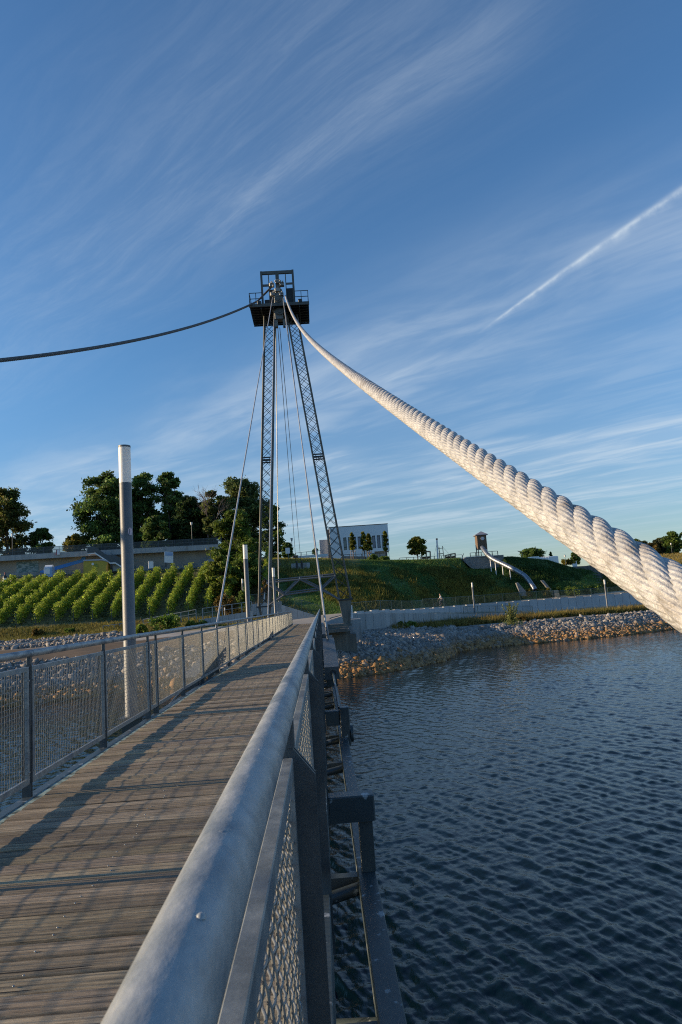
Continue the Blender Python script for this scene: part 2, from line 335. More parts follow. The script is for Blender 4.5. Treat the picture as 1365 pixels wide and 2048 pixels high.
# keys: shore, bank top, base, low0, low1, up0, toe, mid, crest, back
T = {
 -900: [(44, ZW), (50, -1.3), (79, -.9), (82, -.4), (84, -.2), (86, .1), (90, 1.3), (101, 5.8), (116.3, 9.9), (117.3, 13.6)],
 0:    [(47.3, ZW), (53, -1.35), (79, -.9), (82, -.4), (84, -.2), (86, .1), (90, 1.3), (101, 5.8), (116.3, 9.9), (117.3, 13.6)],
 250:  [(50.9, ZW), (56, -1.5), (76, -.8), (80, -.3), (82, -.1), (84, .1), (90, 1.2), (101, 5.6), (116.3, 9.6), (117.3, 13.3)],
 400:  [(52.0, ZW), (57, -1.3), (72, -.4), (76, -.1), (79, .0), (82, .1), (90, 1.0), (101, 5.4), (116.3, 9.4), (117.3, 13.0)],
 480:  [(52.0, ZW), (57, -1.0), (64, -.1), (70, -.03), (76, 0), (80, .1), (89, .8), (99, 5.0), (112, 9.6), (118, 12)],
 540:  [(51.5, ZW), (57, -.9), (62.6, -.08), (68, -.02), (76, 0), (82, .1), (87, .4), (96, 4.4), (108, 9.2), (116, 10.2)],
 640:  [(50.5, ZW), (57, -1.3), (62.6, -.10), (66, -.02), (72, 0), (79, .1), (86, .4), (96, 4.3), (108, 9.0), (114, 9.2)],
 690:  [(50.4, ZW), (57, -1.9), (67, -1.3), (67.6, .42), (70, .42), (70.6, .5), (85, .4), (95, 4.2), (107, 8.5), (113, 8.7)],
 760:  [(51.7, ZW), (59, -2.0), (70, -1.45), (70.6, .25), (74, .3), (74.6, .55), (87, .4), (96, 3.9), (107, 7.9), (113, 8.1)],
 820:  [(54.3, ZW), (63, -2.2), (76, -1.5), (76.6, -.1), (80, -.1), (80.6, .25), (91, .3), (98, 3.6), (108, 7.7), (114, 7.9)],
 880:  [(57.6, ZW), (66, -2.4), (81, -1.6), (81.6, -.5), (86, -.5), (86.6, .2), (95, .3), (100, 3.2), (109, 7.5), (115, 7.7)],
 905:  [(65.6, ZW), (71, -2.4), (83, -1.6), (83.6, -.7), (88, -.7), (88.6, .2), (97, .3), (102, 3.2), (109.5, 7.5), (115, 7.7)],
 926:  [(66.5, ZW), (73, -2.4), (84.5, -1.65), (85.1, -.85), (89.4, -.85), (90, .2), (98, .3), (103, 3.2), (109.8, 7.5), (115, 7.7)],
 940:  [(67.4, ZW), (74, -2.4), (85.3, -1.68), (85.9, -.9), (90.2, -.9), (90.8, .2), (98.5, .3), (104, 2.8), (109.7, 5.6), (115, 7.7)],
 960:  [(68, ZW), (75, -2.4), (86, -1.7), (86.6, -.95), (91, -1.0), (91.6, .2), (99, .3), (104, 2.6), (109.7, 5.4), (115.5, 7.7)],
 1005: [(68.8, ZW), (76.3, -2.35), (86.6, -1.73), (87.2, -1.15), (91.6, -1.2), (92.2, .2), (99.6, .33), (104.5, 2.6), (110, 5.5), (116, 7.5)],
 1016: [(69, ZW), (76.6, -2.33), (86.8, -1.74), (87.4, -1.2), (91.8, -1.25), (92.4, .2), (99.8, .34), (104.8, 3.0), (110.3, 7.2), (116, 7.4)],
 1030: [(69.2, ZW), (77, -2.3), (87, -1.75), (87.6, -1.3), (92, -1.35), (92.6, .2), (100, .35), (105, 3.0), (110.5, 7.2), (116, 7.4)],
 1100: [(69.8, ZW), (77.5, -2.2), (87, -1.75), (87.6, -1.6), (93.5, -1.6), (94.2, .2), (101, .4), (106, 2.8), (111, 6.3), (117, 6.5)],
 1160: [(70.4, ZW), (78, -2.1), (87, -1.75), (87.6, -1.7), (94.5, -1.65), (95.2, .2), (102, .5), (106, 2.2), (111.5, 4.4), (118, 4.6)],
 1230: [(71.4, ZW), (79, -2.05), (87, -1.8), (87.6, -1.75), (95.5, -1.7), (96.2, .2), (103, .6), (108, 1.8), (125, 3.6), (190, 8.6)],
 1340: [(75.3, ZW), (83, -2.05), (90, -1.8), (90.6, -1.75), (97.5, -1.7), (98.2, .2), (105, .7), (112, 2.2), (130, 4.0), (190, 9.3)],
 1700: [(88, ZW), (97, -2.05), (103, -1.8), (103.6, -1.75), (109, -1.7), (109.6, .2), (116, .7), (124, 2.2), (140, 4.0), (195, 9.6)],
 2600: [(120, ZW), (129, -2), (136, -1.8), (137, -1.75), (143, -1.7), (144, .2), (150, .7), (160, 2.2), (180, 4.0), (230, 9.6)],
}
TU = np.array([uof(p) for p in T]); TP = np.array(list(T)); TK = np.array([T[p] for p in T])      # columns, key, (Y, z)
def keys(u):
    u = np.asarray(u, float); out = np.empty(u.shape + TK.shape[1:])
    for k in range(TK.shape[1]):
        for j in range(2): out[..., k, j] = np.interp(u, TU, TK[:, k, j])
    return out
def wig(x, y):
    return .5 * np.sin(x * .9 + 1.3 * np.sin(y * .35)) * np.sin(y * .75 + np.sin(x * .5)) + .5 * np.sin(x * .37 + y * .21 + 2)
def ground(x, y):
    x = np.atleast_1d(np.asarray(x, float)); y = np.atleast_1d(np.asarray(y, float)); K = keys(x / np.maximum(y, 1)); z = np.empty(x.shape)
    for i in range(len(x)):
        yk = np.concatenate([[20.], K[i, :, 0], [K[i, -1, 0] + 60, 5000]]); zk = np.concatenate([[-6.5], K[i, :, 1], [K[i, -1, 1] + .3] * 2])
        z[i] = np.interp(y[i], yk, zk)
    return z
def gz(x, y): return float(ground(x, y)[0])
def onground(px, Y):
    x = uof(px) * Y; return np.array([x, Y, gz(x, Y)])

def cmix(a, b, t): return np.asarray(a) * (1 - t)[:, None] + np.asarray(b) * t[:, None]
def make_ground():
    us = np.unique(np.concatenate([np.linspace(TU[0] * 1.6, TU[0], 6), np.linspace(TU[0], TU[-1], 430), TU, np.linspace(TU[-1], 3., 6)]))
    K = keys(us); rows = []; zone = []
    seg = [(None, 0, 6)] + [(k, k + 1, n) for k, n in zip(range(9), (14, 14, 3, 6, 3, 10, 14, 16, 10))]
    for a, b_, n in seg:
        for i in range(n):
            t = i / n
            if a is None: y = 22 * (1 - t) + K[:, 0, 0] * t; z = -6.5 * (1 - t) + K[:, 0, 1] * t; zn = -1 + t
            else: y = K[:, a, 0] * (1 - t) + K[:, b_, 0] * t; z = K[:, a, 1] * (1 - t) + K[:, b_, 1] * t; zn = a + t
            rows.append(np.stack([us * y, y, z], 1)); zone.append(zn)
    for i, dy in enumerate((0, 10, 25, 60, 150, 400, 1200, 4500)):
        y = K[:, 9, 0] + dy; rows.append(np.stack([us * y, y, K[:, 9, 1] + min(dy, 60) / 200], 1)); zone.append(9 + i / 8)
    V = np.array(rows); zone = np.array(zone); nr, nc = V.shape[:2]
    zz = np.repeat(zone[:, None], nc, 1); px = np.repeat(np.interp(us, TU, TP)[None], nr, 0)
    w = wig(V[..., 0], V[..., 1]); w2 = wig(V[..., 0] * 3.1 + 5, V[..., 1] * 2.7)
    amp = np.where(zz < 1, .05, np.where(zz < 6, np.where((px > 450), .0, .06), .10)); V[..., 2] += amp * (w + .5 * w2)
    P = V.reshape(-1, 3); z = zz.ravel(); p = px.ravel(); ww = (w.ravel() * .5 + w2.ravel() * .3 + .5).clip(0, 1)
    c = np.zeros((len(P), 3))
    def put(m, col1, col2): c[m] = cmix(col1, col2, ww)[m]
    put(z < 0, (.06, .05, .035), (.05, .045, .03))
    put((z >= 0) & (z < 1), (.15, .12, .09), (.2, .17, .14))
    put((z >= 1) & (z < 2) & (p < 470), (.06, .037, .021), (.115, .072, .04))
    put((z >= 1) & (z < 2) & (p >= 470), (.19, .18, .165), (.25, .235, .215))
    put((z >= 1.6) & (z < 2) & (p > 830), (.19, .15, .07), (.13, .13, .05))
    put((z >= 2) & (z < 3), (.25, .24, .23), (.3, .29, .28))
    put((z >= 3) & (z < 6), (.30, .265, .21), (.36, .32, .26))
    put((z >= 3) & (z < 6) & (p < 420), (.24, .17, .09), (.14, .13, .05))
    put((z >= 3) & (z < 4) & (p > 690), (.06, .06, .062), (.09, .09, .09))  # path strip painted dark as the shadow line between the two walls
    put((z >= 6) & (z < 8) & (p < 440), (.10, .115, .045), (.17, .15, .065))
    put((z >= 8) & (z < 9) & (p < 440), (.2, .2, .19), (.24, .24, .23))
    put((z >= 6) & (z < 9) & (p >= 440), (.055, .11, .032), (.105, .15, .045))
    put((z >= 5.7) & (z < 9) & (p >= 440) & (p < 545), (.14, .09, .045), (.08, .08, .03))
    put((z >= 7.2) & (z < 9) & (p >= 545) & (p < 720), (.20, .17, .055), (.13, .14, .045))
    put((z >= 6) & (z < 7) & (p > 1130), (.05, .09, .025), (.07, .10, .03))
    put((z >= 8) & (z < 9) & (p > 1200), (.30, .22, .09), (.22, .19, .08))
    put(z >= 9, (.10, .12, .045), (.16, .15, .06))
    put((z >= 9) & (p > 1200), (.28, .21, .09), (.2, .18, .08))
    i = np.arange(nr - 1)[:, None] * nc + np.arange(nc - 1)[None]
    Fq = np.stack([i, i + 1, i + 1 + nc, i + nc], -1).reshape(-1, 4)
    tag(npmesh('ground', P, Fq, groundm, None, True, c), kind='structure')
make_ground()

# lake: rings of ripples, finer near the bridge, flat far off and behind
def make_water():
    rs = np.concatenate([np.exp(np.linspace(math.log(2.2), math.log(100), 1250)), [140, 250, 600, 1500]])
    an = np.concatenate([np.arange(-178, -56, 6), np.linspace(-56, 54, 1000), np.arange(60, 180, 6)]); th = np.radians(an)
    X = rs[:, None] * np.sin(th)[None]; Y = rs[:, None] * np.cos(th)[None]; Z = np.zeros_like(X); q = np.random.default_rng(3)
    for i in range(120):
        lam = .095 * (10 ** (q.random() ** 1.1)); k = 2 * math.pi / lam
        a = R(66) + q.normal() * .26 if i % 4 else R(-22) + q.normal() * .35
        amp = .0047 * lam ** .93 * (.5 + q.random())
        ph = (X * math.sin(a) + Y * math.cos(a)) * k + q.random() * 6.28
        ph = ph + .6 * np.sin(X * q.normal() * .55 + Y * q.normal() * .55 + q.random() * 6)
        step = np.maximum(rs * .003, rs * R(.11))[:, None]
        fade = np.clip(1.5 - 3.2 * step / lam, 0, 1); s = np.sin(ph)
        Z += amp * ((np.exp(1.3 * s) - 1.47) * .62 if lam > .2 else s) * fade
    g = .72 + .28 * np.sin(X * .13 + 2 * np.sin(Y * .09)) * np.sin(Y * .16 + 1.5 * np.sin(X * .07 + 1))
    Z *= g * np.clip((rs[:, None] < 100), 0, 1)
    core = (np.abs(an)[None] < 54.5) | np.zeros_like(X, bool); Z *= core
    V = np.stack([X, Y, Z + ZW], -1).reshape(-1, 3); nr, nc = X.shape
    i = np.arange(nr - 1)[:, None] * nc + np.arange(nc - 1)[None]; Fq = np.stack([i, i + nc, i + nc + 1, i + 1], -1).reshape(-1, 4)
    tag(npmesh('water', V, Fq, waterm, None, True), kind='structure')
make_water()

# ------------------------------------------------------------ stones of the banks
def ico():
    t = (1 + 5 ** .5) / 2
    v = np.array([(-1, t, 0), (1, t, 0), (-1, -t, 0), (1, -t, 0), (0, -1, t), (0, 1, t), (0, -1, -t), (0, 1, -t), (t, 0, -1), (t, 0, 1), (-t, 0, -1), (-t, 0, 1)]) / math.hypot(1, t)
    f = np.array([(0, 11, 5), (0, 5, 1), (0, 1, 7), (0, 7, 10), (0, 10, 11), (1, 5, 9), (5, 11, 4), (11, 10, 2), (10, 7, 6), (7, 1, 8), (3, 9, 4), (3, 4, 2), (3, 2, 6), (3, 6, 8), (3, 8, 9), (4, 9, 5), (2, 4, 11), (6, 2, 10), (8, 6, 7), (9, 8, 1)])
    return v, f
IV, IF = ico()
def rock_shape(q):
    v = IV * (1 + q.normal(size=(12, 1)) * .22) + q.normal(size=(12, 3)) * .15
    return v * np.array([1, .72 + .3 * q.random(), .55 + .35 * q.random()])
def rotm(q):
    a, b_, c = q.random(3) * 6.283; ca, sa, cb, sb, cc, sc = math.cos(a), math.sin(a), math.cos(b_), math.sin(b_), math.cos(c), math.sin(c)
    return np.array([[ca, -sa, 0], [sa, ca, 0], [0, 0, 1]]) @ np.array([[cb, 0, sb], [0, 1, 0], [-sb, 0, cb]]) @ np.array([[1, 0, 0], [0, cc, -sc], [0, sc, cc]])
def stone_col(q, h):                                   # h: height above the water; iron-brown where the lake has stood
    g = .14 + .20 * q.random() ** 1.3; c = np.array([g * 1.08, g * .99, g * .90])
    if q.random() < .14: c = np.array([g * 1.15, g * .93, g * .72])
    t = np.clip((.95 - h) / .5 + q.normal() * .25, 0, 1) * (.5 + .5 * (q.random() < .8))
    return c * (1 - t) + np.array([.34, .19, .075]) * (.55 + .7 * q.random()) * t
def place_stones(pxs, k0, k1, n, size, q, jit=0., t0=0., t1=1.):
    out = []
    for _ in range(n):
        px = q.uniform(*pxs); u = uof(px); K = keys(u); t = q.uniform(t0, t1)
        y = K[k0, 0] * (1 - t) + K[k1, 0] * t; z = K[k0, 1] * (1 - t) + K[k1, 1] * t
        out.append((u * y, y, z + q.uniform(-.02, .14) * 1., size * np.exp(q.normal() * .34)))
    return out
def make_stones():
    q = np.random.default_rng(11)
    sp = place_stones((640, 905), 0, 1, 10500, .132, q, t0=-.08) + place_stones((690, 830), 1, 2, 8500, .132, q) + place_stones((830, 905), 1, 2, 2300, .15, q, t1=.7)
    sp += place_stones((905, 1420), 0, 1, 9500, .16, q, t0=-.06, t1=1.05)
    sp += place_stones((-60, 640), 0, 1, 9500, .165, q, t0=-.05, t1=1.05)
    sp += place_stones((-60, 250), 2, 4, 2600, .17, q)
    sp += place_stones((905, 1100), 1, 2, 500, .18, q, t1=.35)
    shapes = [rock_shape(q) for _ in range(14)]
    # nearest, largest stones of the lit foreshore by the pier are single things
    foot = sorted([s for s in sp if s[0] > .7 and s[1] < 60 and s[2] < ZW + 1.6 and s[0] < 10], key=lambda s: s[1] / s[3])[:300]
    fs = set(map(id, foot)); rest = [s for s in sp if id(s) not in fs]
    V = []; Fc = []; C = []
    for n, (x, y, z, s) in enumerate(rest):
        v = shapes[n % 14] @ rotm(q).T * s + (x, y, z); V.append(v); Fc.append(IF + 12 * n); C.append(np.repeat(stone_col(q, z - ZW)[None], 12, 0))
    o = npmesh('riprap_stones', np.concatenate(V), np.concatenate(Fc), stonem, None, False, np.concatenate(C)); tag(o, kind='stuff')
    meshes = []
    for i in range(24):
        t = npmesh('shore_stone', shapes[i % 14], IF, stonem, None, False, np.repeat(stone_col(q, .2 + .06 * i)[None], 12, 0)); meshes.append((t.data, .2 + .06 * i)); bpy.data.objects.remove(t)
    for x, y, z, s in foot:
        m = min(meshes, key=lambda e: abs(e[1] - (z - ZW) + q.normal() * .2))[0]
        o = bpy.data.objects.new('shore_stone', m); COL.objects.link(o); o.location = (x, y, z); o.scale = (s * 1.12,) * 3; o.rotation_euler = tuple(q.random(3) * 6.283)
        tag(o, 'angular stone on the foreshore at the water edge right of the bridge pier', 'stone', 'stones on the foreshore beside the pier')
make_stones()
# ------------------------------------------------------------ the bridge
DX0, DX1, DY0, DY1 = -2.50, -.165, -4.0, 63.0
MID = (-2.62 - .111) / 2
def make_bridge():
    br = thing('footbridge', 'long timber decked steel footbridge running over the lake to the pylon', 'footbridge', (MID, 0, 0))
    q = np.random.default_rng(5)
    # deck boards, one mesh (planks are the deck's pattern)
    V = []; Fq = []; C = []; y = DY0; n = 0
    while y < DY1:
        w = .139 if y < 40 else .139; x0, x1 = DX0 - q.uniform(0, .018), DX1 + q.uniform(0, .015); dz = q.uniform(-.005, .004); t = q.uniform(-.003, .003); s = q.uniform(-.002, .002); c = .004
        prof = [(0, -.04), (0, -c), (c, 0), (w - c, 0), (w, -c), (w, -.04)]
        for x in (x0, x1):
            for (a, b) in prof: V.append((x, y + a + s * (x - MID), b + dz + t * (a / w - .5) * 2))
        o = 12 * n; Fq += [(o + k, o + k + 1, o + k + 7, o + k + 6) for k in range(5)]
        g = q.uniform(.60, 1.28); C += [np.array([.375, .325, .25]) * g * np.array([1, q.uniform(.97, 1.01), q.uniform(.93, 1.03)])] * 12
        y += w + (q.uniform(.005, .009) if q.random() < .62 else q.uniform(.012, .022)); n += 1
    Fq = np.array(Fq); npmesh('deck', V, Fq, deckm, br, False, np.array(C))
    sc = B(); y = DY0
    for k in range(300):
        for x in (DX1 - .035, DX1 - .10, -1.37 + q.normal() * .02):
            for d in (.035, .10):
                yy = DY0 + k * .1465 + d
                if 0 < yy < 22 and q.random() < .5: sc.lathe((x + q.normal() * .006, yy + q.normal() * .008, .001), [(.0055, 0), (.0055, .003), (.003, .0045)], 6)
    tag(sc.build('deck_screw', galv, br), kind='stuff')
    for x0, x1, zb in ((-.145, -.05, -.36), (-2.69, -2.60, -.12)):       # edge girders
        b = B().bev(x0, x1, DY0, DY1, zb, -.012, .006); b.build('edge_girder', paint, br)
    fl = B().box(DX0 - .10, DX0 - .022, DY0, DY1, -.05, -.018); fl.build('deck_edge_strip', mat('flaking_edge_strip', (.05, .07, .06), (.30, .40, .36), 9, .8, thr=(.42, .55)), br)
    for s in (0, 1):                                       # mirrored: right side first
        mx = (lambda x: x) if s == 0 else (lambda x: 2 * MID - x)
        bx = lambda b, x0, x1, *r: b.bev(min(mx(x0), mx(x1)), max(mx(x0), mx(x1)), *r)
        if s == 0:
            ch = B(); bx(ch, .165, .315, DY0, 52, -.93, -.77, .012); ch.build('bottom_chord', paint, br)
        ys = [1.9 + 2.1 * k for k in range(-2, 24)]
        for k, yy in enumerate(ys):
            if yy > 51 or s: break
            c = B(); x0, x1 = sorted((mx(.163), mx(-1.3))); c.box(x0, x1, yy - .05, yy + .05, -.95, -.80); c.build('cross_beam', paint, br)
            d = B().tube([(mx(.19), yy + .10, -.87), (mx(-.95), yy + 1.25, -1.45)], .055, 10); d.tube([(mx(.19), yy - .12, -.86), (mx(-1.0), yy - .55, -.98)], .05, 10); d.build('diagonal_brace', paint, br)
        for yy in (-.1, 6.1, 20.6, 27.0, 33.3, 39.7, 46):
            o = B(); bx(o, -.048, .345, yy - .085, yy + .085, -.36, -.15, .012); o.build('outrigger', paint, br)
            if s: continue
            p = B(); bx(p, .20, .318, yy - .06, yy + .06, -.768, -.362, .004); p.build('outrigger_post', paint, br)
        yy = 12.0
        o = B(); bx(o, -.048, .20, yy - .09, yy + .09, -.56, -.32, .012); o.build('outrigger', paint, br)
        if s == 0:
            p = B(); bx(p, .203, .365, yy - .12, yy + .12, -.90, -.27, .012); p.tube([(.367, yy, -.72), (.41, yy, -.72)], .14, 20); p.build('joint_box', paint, br)
        for ya in (14.8, 33.2):                             # boxes that take the stays
            k = ya / 14.8; L = 4.1
            a = B(); z0, z1 = (.165, .585) if ya < 20 else (.13, .42); X0, X1 = mx(-.01), mx(.30); X0, X1 = min(X0, X1), max(X0, X1)
            a.hexa([(X0, ya, z0 - .26), (X1, ya, z0 - .26), (X1, ya + L, z1 - .26), (X0, ya + L, z1 - .26), (X0, ya, z0), (X1, ya, z0), (X1, ya + L, z1), (X0, ya + L, z1)])
            an = a.build('stay_anchor_box', galvdk, br)
            sp = B().box(X0 + .03, X1 - .03, ya + 1.0, ya + 1.2, -.36, z0 - .2); sp.box(X0 + .03, X1 - .03, ya + 3.2, ya + 3.4, -.36, z1 - .32); sp.build('anchor_support', paint, br)
            hx = mx(.17)
            h = B().tube([(hx, ya - .003, z0 - .12), (hx, ya - .012, z0 - .12)], .06, 14); h.build('anchor_hole', darkmetal, an)
            rd = B().tube([(hx, ya - .013, z0 - .12), (mx(.20), ya - 2.7, -.30)], .022, 8); rd.build('anchor_rod', paint, an)
    return br
bridge = make_bridge()

# railing panels: frame with a crimped wire mesh inside
def make_panel(L, name='panel', near=False, amp=.0042):
    z0, z1, f, t = .10, 1.10, .04, .024
    b = B(); b.bev(-t / 2, t / 2, 0, L, z1 - f, z1, .003); b.box(-t / 2, t / 2, 0, L, z0, z0 + f + .008)
    b.box(-t / 2, t / 2, 0, f, z0 + f + .008, z1 - f); b.box(-t / 2, t / 2, L - f, L, z0 + f + .008, z1 - f)
    p = b.build(name, galv); n1 = max(2, int(round((L - 2 * f) / .045))); n2 = 20; w = B()
    ys = np.linspace(f, L - f, n1 + 1)[1:-1]; zs = np.linspace(z0 + f, z1 - f, n2 + 1)[1:-1]
    dy = ys[1] - ys[0] if len(ys) > 1 else .045; dz = zs[1] - zs[0]
    if near:
        ff = np.linspace(f, L - f, n1 * 4 + 1); fz = np.linspace(z0 + f, z1 - f, n2 * 4 + 1)
        for k, yy in enumerate(ys):
            ph = math.pi * (fz - zs[0]) / dz + math.pi * k; w.tube(np.stack([amp * np.cos(ph), np.full_like(fz, yy) + .0012 * np.sin(ph), fz], 1), .0024, 5, False)
        for k, zz in enumerate(zs):
            ph = math.pi * (ff - ys[0]) / dy + math.pi * (k + 1); w.tube(np.stack([amp * np.cos(ph), ff, np.full_like(ff, zz)], 1), .0024, 5, False)
    else:
        for yy in ys: w.tube([(.003, yy, z0 + f), (.003, yy, z1 - f)], .0016, 4, False)
        for zz in zs: w.tube([(-.003, f, zz), (-.003, L - f, zz)], .0016, 4, False)
    w.build('mesh_infill', wire_m, p); return p
def make_railing(x, ys, ye, side, label, hz):
    rl = thing('railing', label, 'railing', (x, 0, 0), 'railings along both edges of the bridge')
    px = x + side * .01                                   # panel plane
    hr = B(); ry = [ys[0] - 2.0] + [yy for k, yy in enumerate(ys) if k % 2 == 1] + [ye]
    for a, b_ in zip(ry[:-1], ry[1:]):
        if b_ - a < .3: continue
        m = max(2, int((b_ - a) / 1.0)); hr.tube([(x, a + .004 + (b_ - a - .008) * i / m, hz) for i in range(m + 1)], .0325, 28 if a < 12 else 14)
    hr.tube([(x, ry[0], hz), (x, ye - .01, hz)], .027, 10)
    hr.build('handrail', galvrail, rl)
    if side > 0:
        for px_, py_, s_ in ((445, 1664, 1.), (520, 1500, .6), (402, 1830, .5)):
            c = atz(px_, py_, hz + .0315); B().lathe((c[0], c[1], c[2] - .002), [(.0075 * s_, 0), (.006 * s_, .0022), (.002 * s_, .0034)], 10).build('zinc_drip', galvrail, rl)
    post = None; lib = {}
    for k, yy in enumerate(ys):
        if post is None:
            b = B(); s = side; xi, xo = px - s * .014, px + s * .062; t = .011
            for d in (-.0135, .0135):
                b.prism([(xi, yy + d - t / 2, -.30), (xo, yy + d - t / 2, -.30), (xo, yy + d - t / 2, 1.055), (px + s * .012, yy + d - t / 2, 1.118), (xi, yy + d - t / 2, 1.118)], (0, t, 0))
            b.bev(px - .016, px + .016, yy - .02, yy + .02, 1.1185, 1.185, .003)
            post = b.build('post', galvdk, rl); y0 = yy
            bt = B()
            for z in (.2, .98):
                for d in (-.05, .05):
                    bt.tube([(px - s * .012, yy + d, z), (px - s * .02, yy + d, z)], .009, 8)
            bt.build('bolt', stay_m, post)
        else:
            c = dup(post, rl); c.location.y = yy - y0
    for a, b_ in zip(ys[:-1], ys[1:]):
        L = round(b_ - a - .07, 2); near = a < (9 if side < 0 else 4)
        key = (round(L, 1), near)
        if key not in lib: p = make_panel(L, 'panel', near, .0046 if side > 0 else .0012); lib[key] = p; p.parent = rl
        else: p = dup(lib[key], rl)
        p.location = (px - x, a + .035, 0)
    return rl
LY = [.0, 2.1, 4.2, 6.3, 8.4, 10.5, 11.0, 13.1, 15.2, 17.4, 19.5, 21.7, 23.8, 24.3] + [24.3 + 2.12 * k for k in range(1, 19)]
RY = [-2.34, -.31, 1.72, 3.75, 5.8, 7.85, 9.9, 10.4] + [10.4 + 2.1 * k for k in range(1, 26)]
make_railing(-2.62, LY, LY[-1] + .03, -1, 'galvanised railing with wire mesh panels on the lamp side of the deck', 1.215)
make_railing(-.111, RY, RY[-1] + .03, 1, 'galvanised railing with thick pipe handrail on the open water side, closest to the viewer', 1.21)

# ------------------------------------------------------------ lamps
def make_lamp(name, label, cat, loc, h=4.15, glass=.6, r=.093, group=None, sticker=False):
    o = thing(name, label, cat, loc, group); x, y, z = loc
    B().lathe(loc, [(r * 1.03, 0), (r * 1.03, .03), (r, .035), (r, h - glass)], 22).build('pole', lamppole, o)
    g = B().lathe((x, y, z + h - glass), [(r * .99, .002), (r * .99, glass - .03)], 22).build('lamp_shade', lampglass, o)
    B().lathe((x, y, z + h - .028), [(r * 1.02, 0), (r * 1.02, .028)], 22).build('cap', lamppole, o)
    fp = B().box(x - .16, x + .16, y - .16, y + .16, z - .02, z - .001); fp.build('base_plate', galvdk, o)
    if sticker:
        b = B(); a0 = math.atan2(-(y), -x) + .62; pts = []
        for k in range(14):
            g_ = 2 * math.pi * k / 14; a = a0 + .42 * math.cos(g_); pts.append((x + (r + .002) * math.cos(a), y + (r + .002) * math.sin(a), z + 2.78 + .06 * math.sin(g_)))
        b.add(pts, [tuple(range(14))]); b.build('round_sticker', pink, o)
    return o
LG = 'cylindrical lamp posts beside the bridge'
for (px, Y, lab, st) in ((262, 10.62, 'tallest grey lamp post with frosted top and a round pink sticker', True), (496, 27.9, 'grey lamp post with frosted top, middle one of the three along the left railing', False), (550, 44.6, 'grey lamp post with frosted top, farthest of three along the left railing', False)):
    make_lamp('lamp_post', lab, 'lamp post', (-2.93, Y, .02), group=LG, sticker=st)
    B().box(-3.05, -2.70, Y - .09, Y + .09, -.2, -.001).build('lamp_bracket', paint, bridge)
def footlamp(px, Y, lab, h=4.1, glass=.62, r=.11, name='lamp_post', group='lamp posts on the far shore'):
    p = onground(px, Y); make_lamp(name, lab, 'lamp post', tuple(p + (0, 0, 0)), h, glass, r, group); return p
footlamp(947, 88.9, 'slim white-topped lamp post standing on the low concrete wall behind the shrub')
footlamp(1211, 89.6, 'slim white-topped lamp post beside the waterside path under the thick rope')
footlamp(488, 91, 'slim lamp post with white top in front of the bushes left of the pylon', 4.1)
footlamp(504, 99, 'slim lamp post with white top half way up the dirt slope by the stairs', 4.1)
footlamp(520, 110, 'small lamp post with white top high on the slope under the dark trees', 3.0, .5)
footlamp(450, 84, 'short white-headed bollard light behind the left railing', 1.75, .35, .07)

# ------------------------------------------------------------ ropes
def rope(name, label, path, smat, Rr=.0715, lay=.9, near=0., cat='steel cable', group=None):
    """path(s) -> points; s sampled finer where the rope is near the eye"""
    s = [0.0]; S1 = path.S
    while s[-1] < S1:
        p = path([s[-1]])[0]; D = np.linalg.norm(p - EYE); s.append(s[-1] + float(np.clip(D * .008, .018, .085)))
    s = np.array(s); P = path(s); T_ = np.gradient(P, axis=0); T_ /= np.linalg.norm(T_, axis=1)[:, None]
    D = np.linalg.norm(P - EYE, axis=1); A = np.cross(T_, [0, 0, 1.0]); A /= np.linalg.norm(A, axis=1)[:, None]; Bn = np.cross(T_, A)
    root = thing(name, label, cat, tuple(P[0]), group)
    rs, rh = Rr * .435, Rr * .55
    isn = D < near
    for (m0, n, lob) in ((isn, 56, True), (~isn, 12, False)):
        idx = np.where(m0)[0]
        if len(idx) < 2: continue
        runs = np.split(idx, np.where(np.diff(idx) > 1)[0] + 1)
        Vs = []; Fs = []; off = 0
        for rn in runs:
            i = np.arange(max(rn[0] - (1 if not lob else 0), 0), min(rn[-1] + 2, len(s)))
            m = len(i)
            if m < 2: continue
            for k in range(6):
                ph = 2 * math.pi * k / 6 + 2 * math.pi * s[i] / lay
                cen = P[i] + rh * (A[i] * np.cos(ph)[:, None] + Bn[i] * np.sin(ph)[:, None])
                tw = (2 * math.pi / lay) * (rh / rs) * 1.05
                psi = (2 * math.pi * np.arange(n) / n)[None] - (tw * s[i])[:, None]
                r = rs * (1.05 + (.11 * np.abs(np.cos(7 * 2 * math.pi * np.arange(n) / n)) if lob else 0 * np.arange(n)))[None]
                v = cen[:, None] + r[..., None] * (A[i][:, None] * np.cos(psi)[..., None] + Bn[i][:, None] * np.sin(psi)[..., None])
                Vs.append(v.reshape(-1, 3)); a = np.arange(m - 1)[:, None] * n + np.arange(n)[None]; b = np.arange(m - 1)[:, None] * n + (np.arange(n)[None] + 1) % n
                Fs.append(np.stack([a, b, b + n, a + n], -1).reshape(-1, 4) + off); off += m * n
        npmesh('strands', np.concatenate(Vs), np.concatenate(Fs), smat, root, True)
    return root
class Poly:
    def __init__(s, P):
        P = np.array(P, float); s.P = P; s.d = np.concatenate([[0], np.cumsum(np.linalg.norm(np.diff(P, axis=0), axis=1))]); s.S = s.d[-1]
    def __call__(s, t): return np.stack([np.interp(t, s.d, s.P[:, j]) for j in range(3)], 1)
def rope_path(pix, P0, dxy, t_end):
    n = [dxy[1], -dxy[0], 0]; Q = np.array([onplane(px, py, P0, n) for px, py in pix]); t = (Q - P0)[:, :2] @ dxy
    w = np.ones(len(t)); cf = np.polyfit(t, Q[:, 2], 2, w=w); tt = np.linspace(0, t_end, 700)
    return np.stack([P0[0] + dxy[0] * tt, P0[1] + dxy[1] * tt, np.polyval(cf, tt)], 1)
